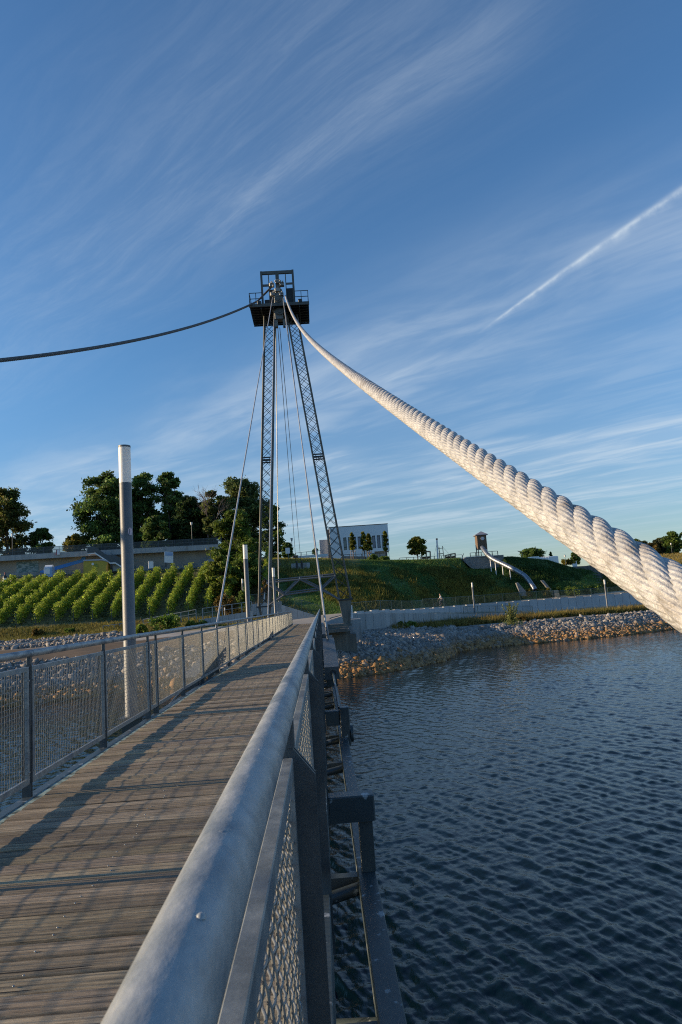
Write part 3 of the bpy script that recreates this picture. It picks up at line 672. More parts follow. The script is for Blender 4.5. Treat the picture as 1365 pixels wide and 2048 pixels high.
P0 = at(571, 590, 54.2); v = ray(1300, 1177); P1 = EYE + v / np.linalg.norm(v) * 2.1
dxy = (P1 - P0)[:2]; Lr = np.linalg.norm(dxy); dxy /= Lr
pth = rope_path([(573, 597), (590, 640), (610, 668), (640, 690), (700, 735), (800, 808), (900, 885), (1000, 963), (1100, 1035), (1200, 1105), (1300, 1177)], P0, dxy, Lr + 4.2)
rope('suspension_cable', 'thick twisted galvanised steel rope sweeping from pylon top past the viewer on the right', Poly(pth), ropem, .0695, .88, 9.0, group='main cables of the pylon')
P0b = at(515, 598, 54.6); th = R(15); dxb = np.array([-math.sin(th), -math.cos(th)])
pthb = rope_path([(500, 610), (450, 630), (350, 662), (250, 685), (120, 706), (0, 720)], P0b, dxb, 46)
TOPL = at(543, 574, 54.6); pthb = np.concatenate([[TOPL], pthb])
rope('suspension_cable', 'dark twisted steel rope sagging from the pylon top out to the left across the sky', Poly(pthb), ropedk, .085, .8, 0., group='main cables of the pylon')
# straight stays
def stay(label, a, b, r, m=None, name='stay_cable', cat='stay cable'):
    o = thing(name, label, cat, tuple(b), 'straight stays of the pylon')
    B().tube([a, b], r, 10).build('rod', m or stay_m, o)
    d = (np.array(a) - np.array(b)); d /= np.linalg.norm(d)
    B().tube([np.array(b) + d * .02, np.array(b) + d * .5], r * 1.35, 10).build('socket', galvdk, o)
SL, SR = at(546, 592, 54.0), at(566, 594, 54.0)
stay('bright steel stay from pylon head to the near anchor box on the water side', SR, (.13, 18.6, .56), .027)
stay('bright steel stay from the pylon head down to the near anchor left of the railing', SL, (-2.9, 18.3, .54), .028)
stay('steel stay ending at the far anchor box on the water side, behind the nearer stay', at(568, 596, 54.2), (.15, 37.0, .40), .030, galvdk)
stay('steel stay crossing in front of the left lattice leg of the pylon', at(549, 610, 54.2), (-2.9, 37.0, .40), .028)
stay('upright pale rod from platform down to the grey anchor post by the deck end', at(552, 655, 55.6), at(558, 1203, 55.6), .04)
ap = at(559, 1203, 55.6); g = gz(ap[0], 55.6)
o = thing('anchor_post', 'stout grey box post taking the upright rod beside the deck end', 'anchor post', (ap[0], 55.6, g - .3))
B().bev(ap[0] - .17, ap[0] + .17, 55.45, 55.8, g - .3, ap[2], .02).build('body', concrete, o)
for (x0, x1, tx, ty, lab) in ((556, 601, 596, 1127, 'left'), (560, 609, 606, 1127, 'right')):
    e = onground(tx + 2, 103.0); e[2] += .9
    stay('thin back stay from pylon head to the hill anchor block, %s one of the pair' % lab, at(x0, 655, 56.0), e, .028, galvdk)
e = onground(604, 103.2)
o = thing('anchor_block', 'low concrete block set in the grassy hill holding the two thin back stays', 'concrete block', tuple(e))
B().bev(e[0] - 1.2, e[0] + 1.6, 103.1, 104.6, e[2] - 1, e[2] + .95, .05).build('body', concrete, o)
for dx in (-.35, .4): B().beam((e[0] + dx, 103.0, e[2] + .2), (e[0] + dx, 103.0, e[2] + 1.25), .28, .15).build('bracket', darkmetal, o)

# ------------------------------------------------------------ pylon
def make_pylon():
    YP = 55.0
    py_ = thing('pylon', 'dark steel lattice pylon, two splayed legs under a railed platform, straddling the deck end', 'pylon', (-1.3, YP, 0))
    for (tl, tr, bl, br_, name) in (((529.8, 633), (550.0, 633), (518.5, 1214), (541.0, 1211), 'l'), ((575.0, 633), (594.5, 633), (679.0, 1199), (702.0, 1197), 'r')):
        A_ = [at(*p, YP) for p in (tl, tr, bl, br_)]; hy = .42
        top = (A_[0] + A_[1]) / 2; bot = (A_[2] + A_[3]) / 2; ax = bot - top; L = np.linalg.norm(ax); wt = A_[1][0] - A_[0][0]; wb = A_[3][0] - A_[2][0]
        def corner(t, sx, sy): return top + ax * t + np.array([sx * (wt * (1 - t) + wb * t) / 2, sy * hy, 0])
        ch = B()
        for sx in (-1, 1):
            for sy in (-1, 1): ch.tube([corner(0, sx, sy), corner(1, sx, sy)], .066, 10)
        leg = ch.build('lattice_leg', pylon_m, py_)
        la = B(); nb = int(L / .86)
        for f, (c1, c2) in enumerate((((-1, -1), (1, -1)), ((1, -1), (1, 1)), ((1, 1), (-1, 1)), ((-1, 1), (-1, -1)))):
            for k in range(nb):
                t0, t1 = k / nb, (k + 1) / nb
                la.beam(corner(t0, *c1), corner(t1, *c2), .035, .03, (0, 1, 0)); la.beam(corner(t0, *c2), corner(t1, *c1), .035, .03, (0, 1, 0))
                if name == 'r' and f % 2 == 1: la.beam(corner(t0, *c1), corner(t0, *c2), .03, .03)
        la.build('lacing', pylon_dk, leg)
        sp = B()
        for t in (.505, .515):
            for a_, b_ in (((-1, -1), (1, -1)), ((1, -1), (1, 1)), ((1, 1), (-1, 1)), ((-1, 1), (-1, -1))): sp.beam(corner(t, *a_) * 1, corner(t, *b_), .09, .1)
        sp.build('splice', pylon_dk, leg)
        bp = B().box(bot[0] - .62, bot[0] + .62, YP - .55, YP + .55, bot[2] - .09, bot[2] + .02); bp.build('base_plate', pylon_dk, leg)
        zb = bot[2] - .095
        if name == 'r':
            pd = B(); c = bot + np.array([-.02, 0, 0]); d = np.array([.1, 0, 0])
            pd.hexa([(c[0] - .22, YP - .2, -.02), (c[0] + .32, YP - .2, -.02), (c[0] + .32, YP + .2, -.02), (c[0] - .22, YP + .2, -.02), (c[0] - .5, YP - .45, zb), (c[0] + .5, YP - .45, zb), (c[0] + .5, YP + .45, zb), (c[0] - .5, YP + .45, zb)])
            pd.build('pedestal', concdark, leg)
        else:
            pd = B()
            for sx in (-1, 1):
                for sy in (-1, 1): pd.beam((bot[0] + sx * .42, YP + sy * .42, zb), (bot[0] + sx * .15, YP + sy * .2, -.02), .12, .12)
            pd.build('pedestal', pylon_m, leg)
    # truss between the legs
    cb = B()
    for dy in (-.5, .5):
        p = lambda x, y: at(x, y, YP + dy)
        o = 0 if dy < 0 else -4
        TL, TM, TR = p(533, 1166 + o), p(600, 1159 + o), p(672, 1152 + o); LLn, LRn = p(569, 1190 + o), p(643, 1180 + o); BL, BR = p(536, 1212), p(679, 1199)
        for a_, b_ in ((TL, TM), (TM, TR), (TM, LLn), (TM, LRn), (LLn, LRn), (LLn, BL), (LRn, BR), (LLn, TL), (LRn, TR)): cb.tube([a_, b_], .066, 10)
    a_, b_ = at(600, 1159, YP - .5), at(600, 1155, YP + .5); cb.tube([a_, b_], .05, 8)
    a_, b_ = at(645, 1155, YP - .5), at(645, 1151, YP + .5); cb.tube([a_, b_], .05, 8)
    cb.build('cross_truss', mat('truss_steel', (.12, .125, .13), (.18, .185, .185), 2, .5, .2), py_)
    # platform
    X0, X1, Ya, Yb, zf = -4.24, .63, 53.1, 56.95, 26.0
    pf = B().box(X0, X1, Ya + .1, Yb, zf + .12, zf + .22)
    pl = pf.build('platform', pylon_dk, py_)
    jo = B()
    for k in range(8):
        yy = Ya + .35 + k * .5; jo.box(X0 + .02, X1 - .02, yy, yy + .06, zf, zf + .118)
    for xx in (X0 + .9, X0 + 1.9, -.95, -.2): jo.box(xx, xx + .09, Ya + .12, Yb - .05, zf - .12, zf - .002)
    jo.build('joist', pylon_dk, pl)
    B().box(X0 - .03, X1 + .03, Ya, Ya + .095, zf + .02, zf + .28).build('fascia', pylon_m, pl)
    # side railings
    zt = zf + .22
    for xa, xb, nm in ((X0 + .03, -3.15, 'l'), (-.52, X1 - .03, 'r')):
        r_ = B()
        for h in (.55, 1.05):
            r_.beam((xa, Ya + .12, zt + h), (xb, Ya + .12, zt + h), .045, .045); e = xa if nm == 'l' else xb
            r_.beam((e, Ya + .12, zt + h), (e, Yb - .1, zt + h), .045, .045); r_.beam((e, Yb - .1, zt + h), (-.95 if nm == 'r' else -2.7, Yb - .1, zt + h), .04, .04)
        for xx in (xa, xb, (xa + xb) / 2): r_.beam((xx, Ya + .12, zt), (xx, Ya + .12, zt + 1.07), .05, .05)
        for yy in (Ya + 1.9, Yb - .1): r_.beam((e, yy, zt), (e, yy, zt + 1.07), .05, .05)
        r_.build('guard_rail', pylon_dk, pl)
    # portal frame
    yq = 54.3; c = lambda u, v_: at(480 + u / 8.53, 530 + v_ / 8.53, yq)
    xl, xr = c(370, 300)[0], c(915, 300)[0]; zt2 = c(640, 100)[2]
    fr = B().box(xl - .07, xl + .1, yq - .1, yq + .1, zt, zt2); fr.box(xr - .1, xr + .07, yq - .1, yq + .1, zt, zt2 + .02)
    fr.box(xl + .102, xr - .102, yq - .09, yq + .09, zt2 - .27, zt2 - .01)
    zm = c(500, 345)[2]
    for xx in (c(495, 300)[0], c(785, 300)[0]): fr.box(xx - .035, xx + .035, yq - .05, yq + .05, zt, zt2 - .272)
    fr.box(xl + .102, c(495, 300)[0] - .036, yq - .06, yq + .06, zm - .08, zm + .08); fr.box(c(785, 300)[0] + .036, xr - .102, yq - .06, yq + .06, zm, zm + .14)
    fr.box(c(608, 200)[0], c(665, 200)[0], yq - .13, yq + .13, c(640, 330)[2], zt2 - .272)
    fr.build('portal_frame', pylon_m, py_)
    cabx0, cabx1 = c(797, 500)[0], c(925, 500)[0]
    B().box(cabx0, cabx1, yq + .1, yq + .4, zt, c(800, 385)[2]).build('cabinet', pylon_dk, py_)
    B().box(c(420, 600)[0], c(600, 600)[0], yq + .15, yq + .25, zt, c(500, 575)[2]).box(c(510, 500)[0], c(600, 500)[0], yq + .15, yq + .26, c(500, 575)[2] + .002, c(500, 405)[2]).build('cladding_sheet', pylon_dk, py_)
    # saddle column with sheaves
    ys_ = 53.6; d = lambda u, v_: at(480 + u / 8.53, 530 + v_ / 8.53, ys_)
    sd_ = B().bev(d(598, 900)[0], d(742, 900)[0], ys_ - .02, ys_ + .6, d(650, 915)[2], d(650, 655)[2], .03)
    sd_.bev(d(585, 600)[0], d(735, 600)[0], ys_ + .0, ys_ + .5, d(650, 653)[2], d(650, 500)[2], .04)
    sd_.bev(d(600, 450)[0], d(722, 450)[0], ys_ + .05, ys_ + .45, d(650, 498)[2], d(650, 400)[2], .05)
    sd_.bev(d(608, 330)[0], d(690, 330)[0], ys_ + .1, ys_ + .4, d(650, 398)[2], d(650, 285)[2], .05)
    for u0, u1 in ((598, 648), (735, 775)): sd_.box(d(u0, 980)[0], d(u1, 980)[0], ys_ + .1, ys_ + .5, d(600, 1040)[2], d(600, 917)[2])
    for u0, u1 in ((553, 596),): sd_.box(d(u0, 700)[0], d(u1, 700)[0], ys_ + .0, ys_ + .4, d(600, 770)[2], d(600, 660)[2])
    sdo = sd_.build('saddle', mat('saddle_steel', (.12, .13, .13), (.24, .24, .22), 6, .55, .3), py_)
    for (u, v_, r_, dy) in ((655, 585, .27, -.02), (685, 790, .33, -.04)):
        p = d(u, v_); sh = B(); sh.tube([p + (0, dy, 0), p + (0, dy - .1, 0)], r_, 22); sh.tube([p + (0, dy - .1, 0), p + (0, dy - .14, 0)], r_ * .5, 16); sh.build('sheave', pylon_m, sdo)
    cl = B()
    for (u, v_) in ((545, 330), (715, 320), (560, 490), (705, 490), (650, 275), (640, 420)):
        p = d(u, v_); cl.bev(p[0] - .22, p[0] + .2, ys_ - .1, ys_ + .25, p[2] - .16, p[2] + .14, .05)
    for (u, v_) in ((545, 310), (575, 370), (700, 345), (730, 300), (545, 520), (580, 470), (690, 520), (720, 480), (610, 290), (690, 290)):
        p = d(u, v_); cl.tube([p + (0, -.16, -.06), p + (0, -.16, .08)], .07, 8)
    cl.build('cable_clamp', mat('clamp_steel', (.2, .195, .18), (.36, .35, .32), 8, .5, .3), sdo)
    fx = B()
    for u, v_ in ((332, 650), (1030, 615)):
        p = at(480 + u / 8.53, 530 + v_ / 8.53, 53.2); fx.bev(p[0] - .17, p[0] + .17, 53.05, 53.3, p[2] - .12, p[2] + .15, .04); fx.beam((p[0], 53.25, zt + .0), (p[0], 53.25, p[2]), .05, .05)
    fx.build('floodlight', pylon_dk, pl)
make_pylon()

# foundations at the bridge end
o = thing('pier', 'stained concrete pier under the bridge end on the stones right of the deck', 'pier', (1.9, 52.5, -3.4))
a, b_ = at(667, 1290, 54.8), at(714, 1285, 54.8); zt = -.86
B().bev(a[0], b_[0], 54.8, 57.2, -3.6, zt, .03).build('body', concdark, o)
o = thing('foundation_slab', 'pale concrete slab with stepped edge carrying the right pylon leg', 'foundation', (1.3, 55, -.9))
B().bev(.12, at(697, 1256, 53.6)[0], 53.6, 57.2, -.62, -.36, .03).bev(.5, 2.2, 54.95, 57.1, -.855, -.625, .02).build('footing', concdark, o)
B().bev(.2, at(692, 1245, 54.2)[0] + .2, 54.2, 57, -.358, -.22, .02).bev(.25, 2.35, 54.6, 56.8, -.218, -.03, .02).build('upper_step', concdark, o)
o = thing('bollard_block', 'grey concrete end block with two upright white posts beside the right pylon leg', 'concrete block', (2.9, 58.5, -2))
p = at(708, 1238, 58.5); B().bev(p[0] - .55, p[0] + .6, 58.2, 59.5, -2.2, p[2], .03).build('body', concrete, o)
pb = B()
for u in (701.5, 704.5): pb.tube([at(u + .5, 1236, 58.4), at(u - .8, 1211, 58.4)], .06, 10)
pb.build('white_post', white, o)
o = thing('foundation_slab', 'concrete footing under the left pylon leg behind the railing', 'foundation', (-4.4, 55, -1))
B().bev(-5.9, -2.95, 53.6, 57, -1.6, -.03, .03).build('footing', concrete, o)
# paved landing beyond the deck
def sheet(name, poly, m, label=None, kind='structure', dz=.06):
    b = B(); P = [(x, y, gz(x, y) + dz) for x, y in poly]; b.prism([(x, y, z - .3) for x, y, z in P], (0, 0, .3)); return tag(b.build(name, m), kind=kind)
sheet('landing_path', [(-3.3, 63.03), (.2, 63.03), (.9, 70), (3.0, 72), (3.5, 77), (-4.5, 77), (-3.6, 68)], concwarm, dz=.10)
# ------------------------------------------------------------ foliage helpers
def leafsoup(C, size, q, col, flat=.0):
    n = len(C); a = q.normal(size=(n, 3)); a /= np.linalg.norm(a, axis=1)[:, None]; b = q.normal(size=(n, 3)); b -= a * (a * b).sum(1)[:, None]; b /= np.linalg.norm(b, axis=1)[:, None]
    s = (size * np.exp(q.normal(size=n) * .3))[:, None]
    V = np.stack([C - a * s, C + b * s * .55, C + a * s, C - b * s * .55], 1).reshape(-1, 3)
    return V, np.arange(4 * n).reshape(n, 4), np.repeat(col, 4, 0)
def two(q, n, c1, c2, spread=.25):
    t = q.random(n); return cmix(np.repeat([c1], n, 0), np.repeat([c2], n, 0), t) * np.exp(q.normal(size=(n, 1)) * spread)
G_DARK = ((.042, .082, .022), (.095, .140, .036)); G_MID = ((.060, .110, .024), (.125, .165, .036)); G_YEL = ((.09, .10, .018), (.17, .14, .03)); G_AUT = ((.06, .055, .015), (.13, .085, .022))
def tree(label, base, H, rx, q, cb=.25, n=5200, leaf=.24, cols=G_DARK, lobes=30, trunk_r=None, name='tree', group=None, shape=1.0, lean=0, tip=None, spread=.25, matl=None):
    """a tapered trunk and limbs carrying lobes of leaves with gaps between them"""
    base = np.array(base, float); o = thing(name, label, 'tree', tuple(base), group); tr = trunk_r or H * .02
    lobes = int(lobes * 2.3); n = int(n * 3.0); leaf *= .84; rx *= 1.12; zc = H * (cb + 1) / 2; rz = H * (1 - cb) / 2; L = []
    for k in range(lobes):
        hf = q.random() ** .9; pk = .42 if shape < 1.2 else .2                       # height in the crown and the crown's outline there
        R_ = math.sqrt(max(.03, 1 - ((hf - pk) / (1.02 - pk)) ** 2)) if hf > pk else .72 + .28 * hf / pk
        if shape >= 1.2: R_ *= 1 - .45 * hf
        g = q.uniform(0, 6.283); rr = rx * R_ * q.uniform(.25, .88)
        L.append((np.array([rr * math.cos(g) + lean * hf, rr * math.sin(g) * .85, H * cb + H * (1 - cb) * hf * .96]), q.uniform(.20, .36) * (rx * .7 + rz * .16) * (.7 + .4 * R_)))
    L.append((np.array([lean, 0, H - .18 * rz]), .2 * min(rx, rz)))
    per = n // len(L); Cs = []
    for p, r in L:
        d = q.normal(size=(per, 3)); d /= np.linalg.norm(d, axis=1)[:, None] ** .55; rr = r * (.35 + .65 * q.random(per))
        Cs.append(p + d * rr[:, None] * np.array([.85, .8, .55]))
    C = np.concatenate(Cs); C = C[C[:, 2] > H * cb * .55]
    lobecol = np.repeat(np.exp(q.normal(size=len(L)) * .26), per)[:len(C)]
    V, Fq, col = leafsoup(C + base, leaf, q, two(q, len(C), *cols, spread) * lobecol[:, None])
    npmesh('crown', V, Fq, matl or leafm, o, False, col)
    b = B(); zt = H * .82
    b.tube([base + (0, 0, -.3)] + [base + np.array([lean * t * t * .8 + .12 * math.sin(t * 5) * rx * .2, .1 * math.sin(t * 7), zt * t]) for t in (.12, .3, .5, .7, 1)], [tr * 1.25, tr, tr * .85, tr * .65, tr * .42, tr * .1], 7)
    for p, r in L[:22]:
        t = np.clip((p[2] / H) * .62, .14, .7); st = base + np.array([lean * t * t * .8, 0, zt * t]); e = base + p
        b.tube([st, st * .45 + e * .55 + (0, 0, -.04 * H * .3), e], [tr * .42, tr * .25, tr * .07], 5)
    b.build('trunk', bark, o); return o
def ptree(label, px, Y, top, halfw, base_z=None, **k):
    u = uof(px); x = u * Y; z = gz(x, Y) if base_z is None else base_z
    tp = at(px, top, Y); H = tp[2] - z; rx = halfw * Y / F
    return tree(label, (x, Y, z), H, rx, np.random.default_rng(int(px * 7 + top)), **k)
def bush(label, px, Y, top, halfw, cols, n=900, leaf=.13, name='shrub', group=None, spread=.25, base_z=None, m=None):
    q = np.random.default_rng(int(px * 3 + top * 5 + halfw)); u = uof(px); x = u * Y; z = gz(x, Y) if base_z is None else base_z
    H = max(.35, at(px, top, Y)[2] - z); rx = halfw * Y / F; o = thing(name, label, 'shrub', (x, Y, z), group); Cs = []
    for k in range(14):
        a = q.uniform(0, 6.283); r = rx * .75 * q.random() ** .5; h = H * q.uniform(.25, .85) * (1 - .35 * (r / rx)); s = q.uniform(.2, .34) * min(rx, H) + .06
        d = q.normal(size=(n // 14, 3)); d /= np.linalg.norm(d, axis=1)[:, None]; Cs.append(np.array([r * math.cos(a), r * math.sin(a) * .8, h]) + d * s * (q.random((n // 14, 1)) ** .5) * np.array([1, 1, 1.1]))
    C = np.concatenate(Cs); C[:, 2] = np.abs(C[:, 2]) + .03
    V, Fq, c = leafsoup(C + (x, Y, z), leaf, q, two(q, len(C), *cols, spread)); npmesh('foliage', V, Fq, m or leafm, o, False, c)
    b = B()
    for k in range(6):
        a = q.uniform(0, 6.283); b.tube([(x, Y, z - .1), (x + .3 * rx * math.cos(a), Y + .3 * rx * math.sin(a), z + H * .35), (x + .6 * rx * math.cos(a), Y + .5 * rx * math.sin(a), z + H * .65)], [.03, .02, .008], 5)
    b.build('stem', bark, o); return o

# ------------------------------------------------------------ left bank: wall, terrace, vineyard
def pxbox(b, x0, x1, y0, y1, Y, d, e=0.):
    a = at(x0, y1, Y); c = at(x1, y0, Y); b.box(a[0], c[0], Y, Y + d, min(a[2], c[2]) + e, max(a[2], c[2])); return b
def facade(b, poly, Y, d):                               # polygon given in pixels, standing in the plane y = Y
    return b.prism([at(px, py, Y) for px, py in poly], (0, d, 0))
YW = 115.6
o = thing('terrace_wall', 'long concrete retaining wall with jutting slab and railing above the vineyard', 'retaining wall', (-35, YW, 9))
slab_t = [(x, np.interp(x, [-120, 0, 175, 445], [1122, 1112, 1102, 1088])) for x in (-120, 0, 90, 175, 260, 350, 445)]
b = B(); facade(b, [(x, y + 11) for x, y in slab_t] + [(x, y + 75) for x, y in reversed(slab_t)], YW + .9, 1.2); wl = b.build('wall', concwarm, o)
b = B(); facade(b, slab_t + [(x, y + 10) for x, y in reversed(slab_t)], YW - .5, 2.6); b.build('slab', concrete, o)
b = B(); rails = B()
for (xa, ya), (xb, yb) in zip(slab_t[:-1], slab_t[1:]):
    pa, pb_ = at(xa, ya, YW - .4), at(xb, yb, YW - .4); n = int((pb_[0] - pa[0]) / .13)
    for k in range(n):
        p = pa + (pb_ - pa) * k / n; b.box(p[0] - .03, p[0] + .03, p[1] - .012, p[1] + .012, p[2], p[2] + 1.05)
    for h in (.05, .55, 1.07): rails.beam(pa + (0, 0, h), pb_ + (0, 0, h), .05, .06)
    for k in range(int((pb_[0] - pa[0]) / 2.4) + 1):
        p = pa + (pb_ - pa) * min(1, k * 2.4 / (pb_[0] - pa[0])); rails.box(p[0] - .04, p[0] + .04, p[1] - .06, p[1] - .02, p[2] - .3, p[2] + 1.1)
b.build('railing_bars', galvdk, o); rails.build('railing_frame', galvdk, o)
st = B(); facade(st, [(163, 1118.5), (163, 1113), (171, 1112), (171, 1123), (108, 1141), (80, 1149), (80, 1142), (108, 1134)][::-1], YW + .84, .055); st.build('painted_stripe', blue, wl)
st = B(); facade(st, [(33, 1124), (77, 1122), (77, 1152), (33, 1153)], YW + .87, .025); st.build('painted_mural', mural, wl)
# outside stair
o = thing('concrete_stair', 'concrete stair with solid parapet climbing the retaining wall to the railing', 'stairs', tuple(at(215, 1140, 114)))
b = B(); facade(b, [(174.5, 1107), (174.5, 1093), (189, 1093), (212, 1109), (231, 1110.5), (252, 1124), (252, 1134), (246, 1134), (231, 1124.5), (221, 1125), (190, 1104.5), (188, 1105.5)], 113.6, .22); b.build('parapet', galvdk, o)
b = B(); facade(b, [(174.5, 1108.5), (174.5, 1107.2), (188.3, 1105.7), (190, 1104.7), (221, 1125.2), (231, 1124.7), (246, 1134.2), (246, 1137), (230.5, 1127.2), (220.5, 1127.7), (189.5, 1107.2)], 113.5, 1.7); b.build('flight', white, o)
b = B(); pxbox(b, 226, 245, 1125, 1142, 114.2, 1.0); b.build('lower_block', concrete, o)
# things along the wall
o = thing('portable_toilet', 'pale blue portable toilet cabin standing under the retaining wall', 'portable toilet', tuple(at(96, 1146, 113)))
b = B(); a, c = at(88, 1148, 112.6), at(104, 1134, 112.6); b.bev(a[0], c[0], 112.6, 113.8, a[2] - .5, c[2], .04); bd = b.build('cabin', bluelt, o)
b = B(); facade(b, [(90.5, 1148), (90.5, 1137), (99.5, 1137), (99.5, 1148)], 112.55, .05); b.build('door', white, o)
p = at(96, 1133.4, 113); b = B(); b.tube([(a[0] + .05, 113.2, c[2] - .02), (c[0] - .05, 113.2, c[2] - .02)], .42, 16); b.build('roof', white, o)
o = thing('yellow_container', 'yellow panelled container with orange post and faint green emblem under the wall', 'container', tuple(at(190, 1143, 113.3)))
b = B(); facade(b, [(167, 1152), (167, 1122.5), (204, 1121), (215, 1124), (215, 1152)], 113.4, 1.6); b.build('body', yellow, o)
b = B(); facade(b, [(166, 1122.3), (166, 1119.5), (206, 1118), (216, 1122), (216, 1123.8), (204, 1120.8)], 113.3, 1.75); b.build('roof', plasgrey, o)
b = B(); facade(b, [(214.6, 1146), (214.6, 1123.9), (216.2, 1123.9), (216.2, 1146)], 113.3, .12); b.build('corner_post', orange, o)
b = B(); p = at(185.5, 1128, 113.37); b.tube([p, p + (0, .04, 0)], .2, 14); b.build('white_disc', white, o)
b = B(); p = at(192, 1132.5, 113.37); b.tube([p, p + (0, .03, 0)], .42, 14); b.build('green_emblem', mat('faded_green', (.22, .26, .04), (.42, .33, .05), 4, .7, thr=(.45, .55)), o)
o = thing('sign_board', 'upright notice board, blue sky picture over white, in front of the retaining wall', 'sign board', tuple(at(338, 1128, 113)))
b = B(); facade(b, [(329, 1125), (329, 1103), (346.5, 1104), (346.5, 1126)], 113, .12); b.build('panel', white, o)
b = B(); facade(b, [(329.6, 1111), (329.6, 1103.6), (346, 1104.6), (346, 1112)], 112.96, .04); b.build('picture', skym, o)
b = B(); pxbox(b, 331, 333, 1125, 1134, 113.02, .1); pxbox(b, 342, 344, 1126, 1134, 113.02, .1); b.build('leg', darkmetal, o)
o = thing('white_cabinet', 'small white electrical cabinet at the foot of the retaining wall behind the vines', 'cabinet', tuple(at(302, 1133, 113)))
b = B(); a, c = at(297, 1137, 113), at(306, 1122, 113); b.bev(a[0], c[0], 113, 113.5, a[2], c[2], .03); b.build('body', white, o)
b = B(); b.box(a[0] - .05, c[0] + .05, 112.95, 113.55, c[2] + .002, c[2] + .06); b.build('lid', plasgrey, o)
o = thing('railing_box', 'white box with dark red edge hung on the terrace railing', 'box', tuple(at(116, 1109, 114.9)))
b = B(); pxbox(b, 114, 119, 1099.5, 1109.5, 114.9, .25); b.build('body', white, o); b = B(); pxbox(b, 112.6, 113.9, 1099.5, 1109.5, 114.9, .25); b.build('edge', red, o)
o = thing('bottle_sculpture', 'giant wine bottle sculpture with white label standing at the top left vineyard corner', 'sculpture', tuple(onground(10, 112.5)))
p = onground(10, 112.5); Hb = at(10, 1145, 112.5)[2] - p[2]
B().lathe(p, [(.30, 0), (.30, Hb * .55), (.24, Hb * .63), (.11, Hb * .72), (.10, Hb * .80)], 16).build('glass_body', darkmetal, o)
B().lathe(p, [(.306, Hb * .10), (.306, Hb * .42)], 16).build('label', white, o)
B().lathe(p, [(.112, Hb * .80), (.112, Hb)], 12).build('capsule', red, o)
def stick_lamp(px, Y, top, lab, base=None):
    x = uof(px) * Y; z = base if base is not None else gz(x, Y); zt = at(px, top, Y)[2]; o = thing('street_lamp', lab, 'street lamp', (x, Y, z), 'street lamps on the terrace')
    B().tube([(x, Y, z), (x, Y, zt)], .06, 8).build('pole', galvdk, o)
    B().lathe((x, Y, zt), [(.08, 0), (.16, .1), (.22, .5)], 10).build('lamp_shade', white, o)
    B().lathe((x, Y, zt + .5), [(.26, .002), (.2, .07)], 10).build('cap', galvdk, o)
stick_lamp(25.5, 119, 1073, 'slim street lamp behind the terrace railing at the far left'); stick_lamp(390.5, 119, 1050, 'slim street lamp behind the terrace railing in front of the dark tree')

# vineyard: every row a thing, foliage and its stakes
def vineyard():
    q = np.random.default_rng(21)
    for k in range(-6, 15):
        x = -41.8 + 2.44 * k; yb = 90.6 + max(0, k - 9) * .7 + max(0, -k) * .2; yt = 107.0 + max(0, k - 6) * .25
        if k == 14: yb, yt = 96, 107.5
        lab = 'leafy green vine row climbing the slope, number %d counted from the right' % (15 - k)
        words = {14: 'short vine row at the right edge of the vineyard beside the dark shrubs', 13: 'long thin vine row second from the right edge, clear of its neighbours', 12: 'long thin vine row third from the right edge of the vineyard', 11: 'vine row fourth from the right, just right of the tall lamp post', 10: 'vine row seen right behind the upper half of the lamp post pole', 9: 'vine row directly left of the tall lamp post at its foot', 8: 'second vine row left of the tall lamp post'}
        lab = words.get(k, 'vine row left of the tall lamp post, %s from the left picture edge' % {7: 'fourteenth', 6: 'thirteenth', 5: 'twelfth', 4: 'eleventh', 3: 'tenth', 2: 'ninth', 1: 'eighth', 0: 'seventh', -1: 'sixth', -2: 'fifth', -3: 'fourth', -4: 'third', -5: 'second', -6: 'first'}.get(k, 'last'))
        z0 = gz(x, yb); o = thing('vine_row', lab, 'vine row', (x, yb, z0), 'vine rows of the vineyard')
        C = []; yy = yb + .3
        while yy < yt:
            h = 1.72 + q.normal() * .24; n = int(210 + 50 * q.random()); hh = q.random(n) ** .8
            lump = .95 + .2 * math.sin(yy * 2.1 + k) * math.sin(yy * .9 + 2 * k)
            c = np.stack([x + q.normal(size=n) * .25 * (1.1 - .5 * hh) * lump, yy + q.normal(size=n) * .26, .28 + hh * h * 1.12 * lump], 1)
            for _ in range(int(q.integers(1, 4))):              # shoots standing above the row
                m = 8; s = q.normal() * .15; c = np.concatenate([c, np.stack([x + s + q.normal(size=m) * .06, np.full(m, yy + q.uniform(-.2, .2)) + q.normal(size=m) * .05, 1.5 + np.linspace(0, .35 + .45 * q.random(), m)], 1)])
            c[:, 2] += gz(x, yy); C.append(c); yy += .42
        C = np.concatenate(C); V, Fq, col = leafsoup(C, .088, q, two(q, len(C), (.18, .29, .035), (.42, .47, .065), .26)); npmesh('foliage', V, Fq, vineleaf, o, False, col)
        for yy in np.arange(yb - .25, yt, 4.5):
            b = B(); z = gz(x, yy); b.beam((x + .05, yy, z - .1), (x + .02, yy - (.12 if yy < yb else 0), z + 1.75), .06, .06); b.build('stake', galvdk, o)
        b = B()
        for yy in np.arange(yb + .5, yt, 1.05): z = gz(x, yy); b.tube([(x, yy, z - .05), (x + q.normal() * .06, yy + .05, z + .4), (x + q.normal() * .08, yy, z + .85)], [.03, .025, .018], 5, False)
        for hh in (.75, 1.3): b.tube([(x, yy, gz(x, yy) + hh) for yy in np.linspace(yb, yt, 8)], .006, 4, False)
        b.build('vine_stems_wires', bark, o)  # vine stems in one mesh, with two trellis wires added along the row
vineyard()

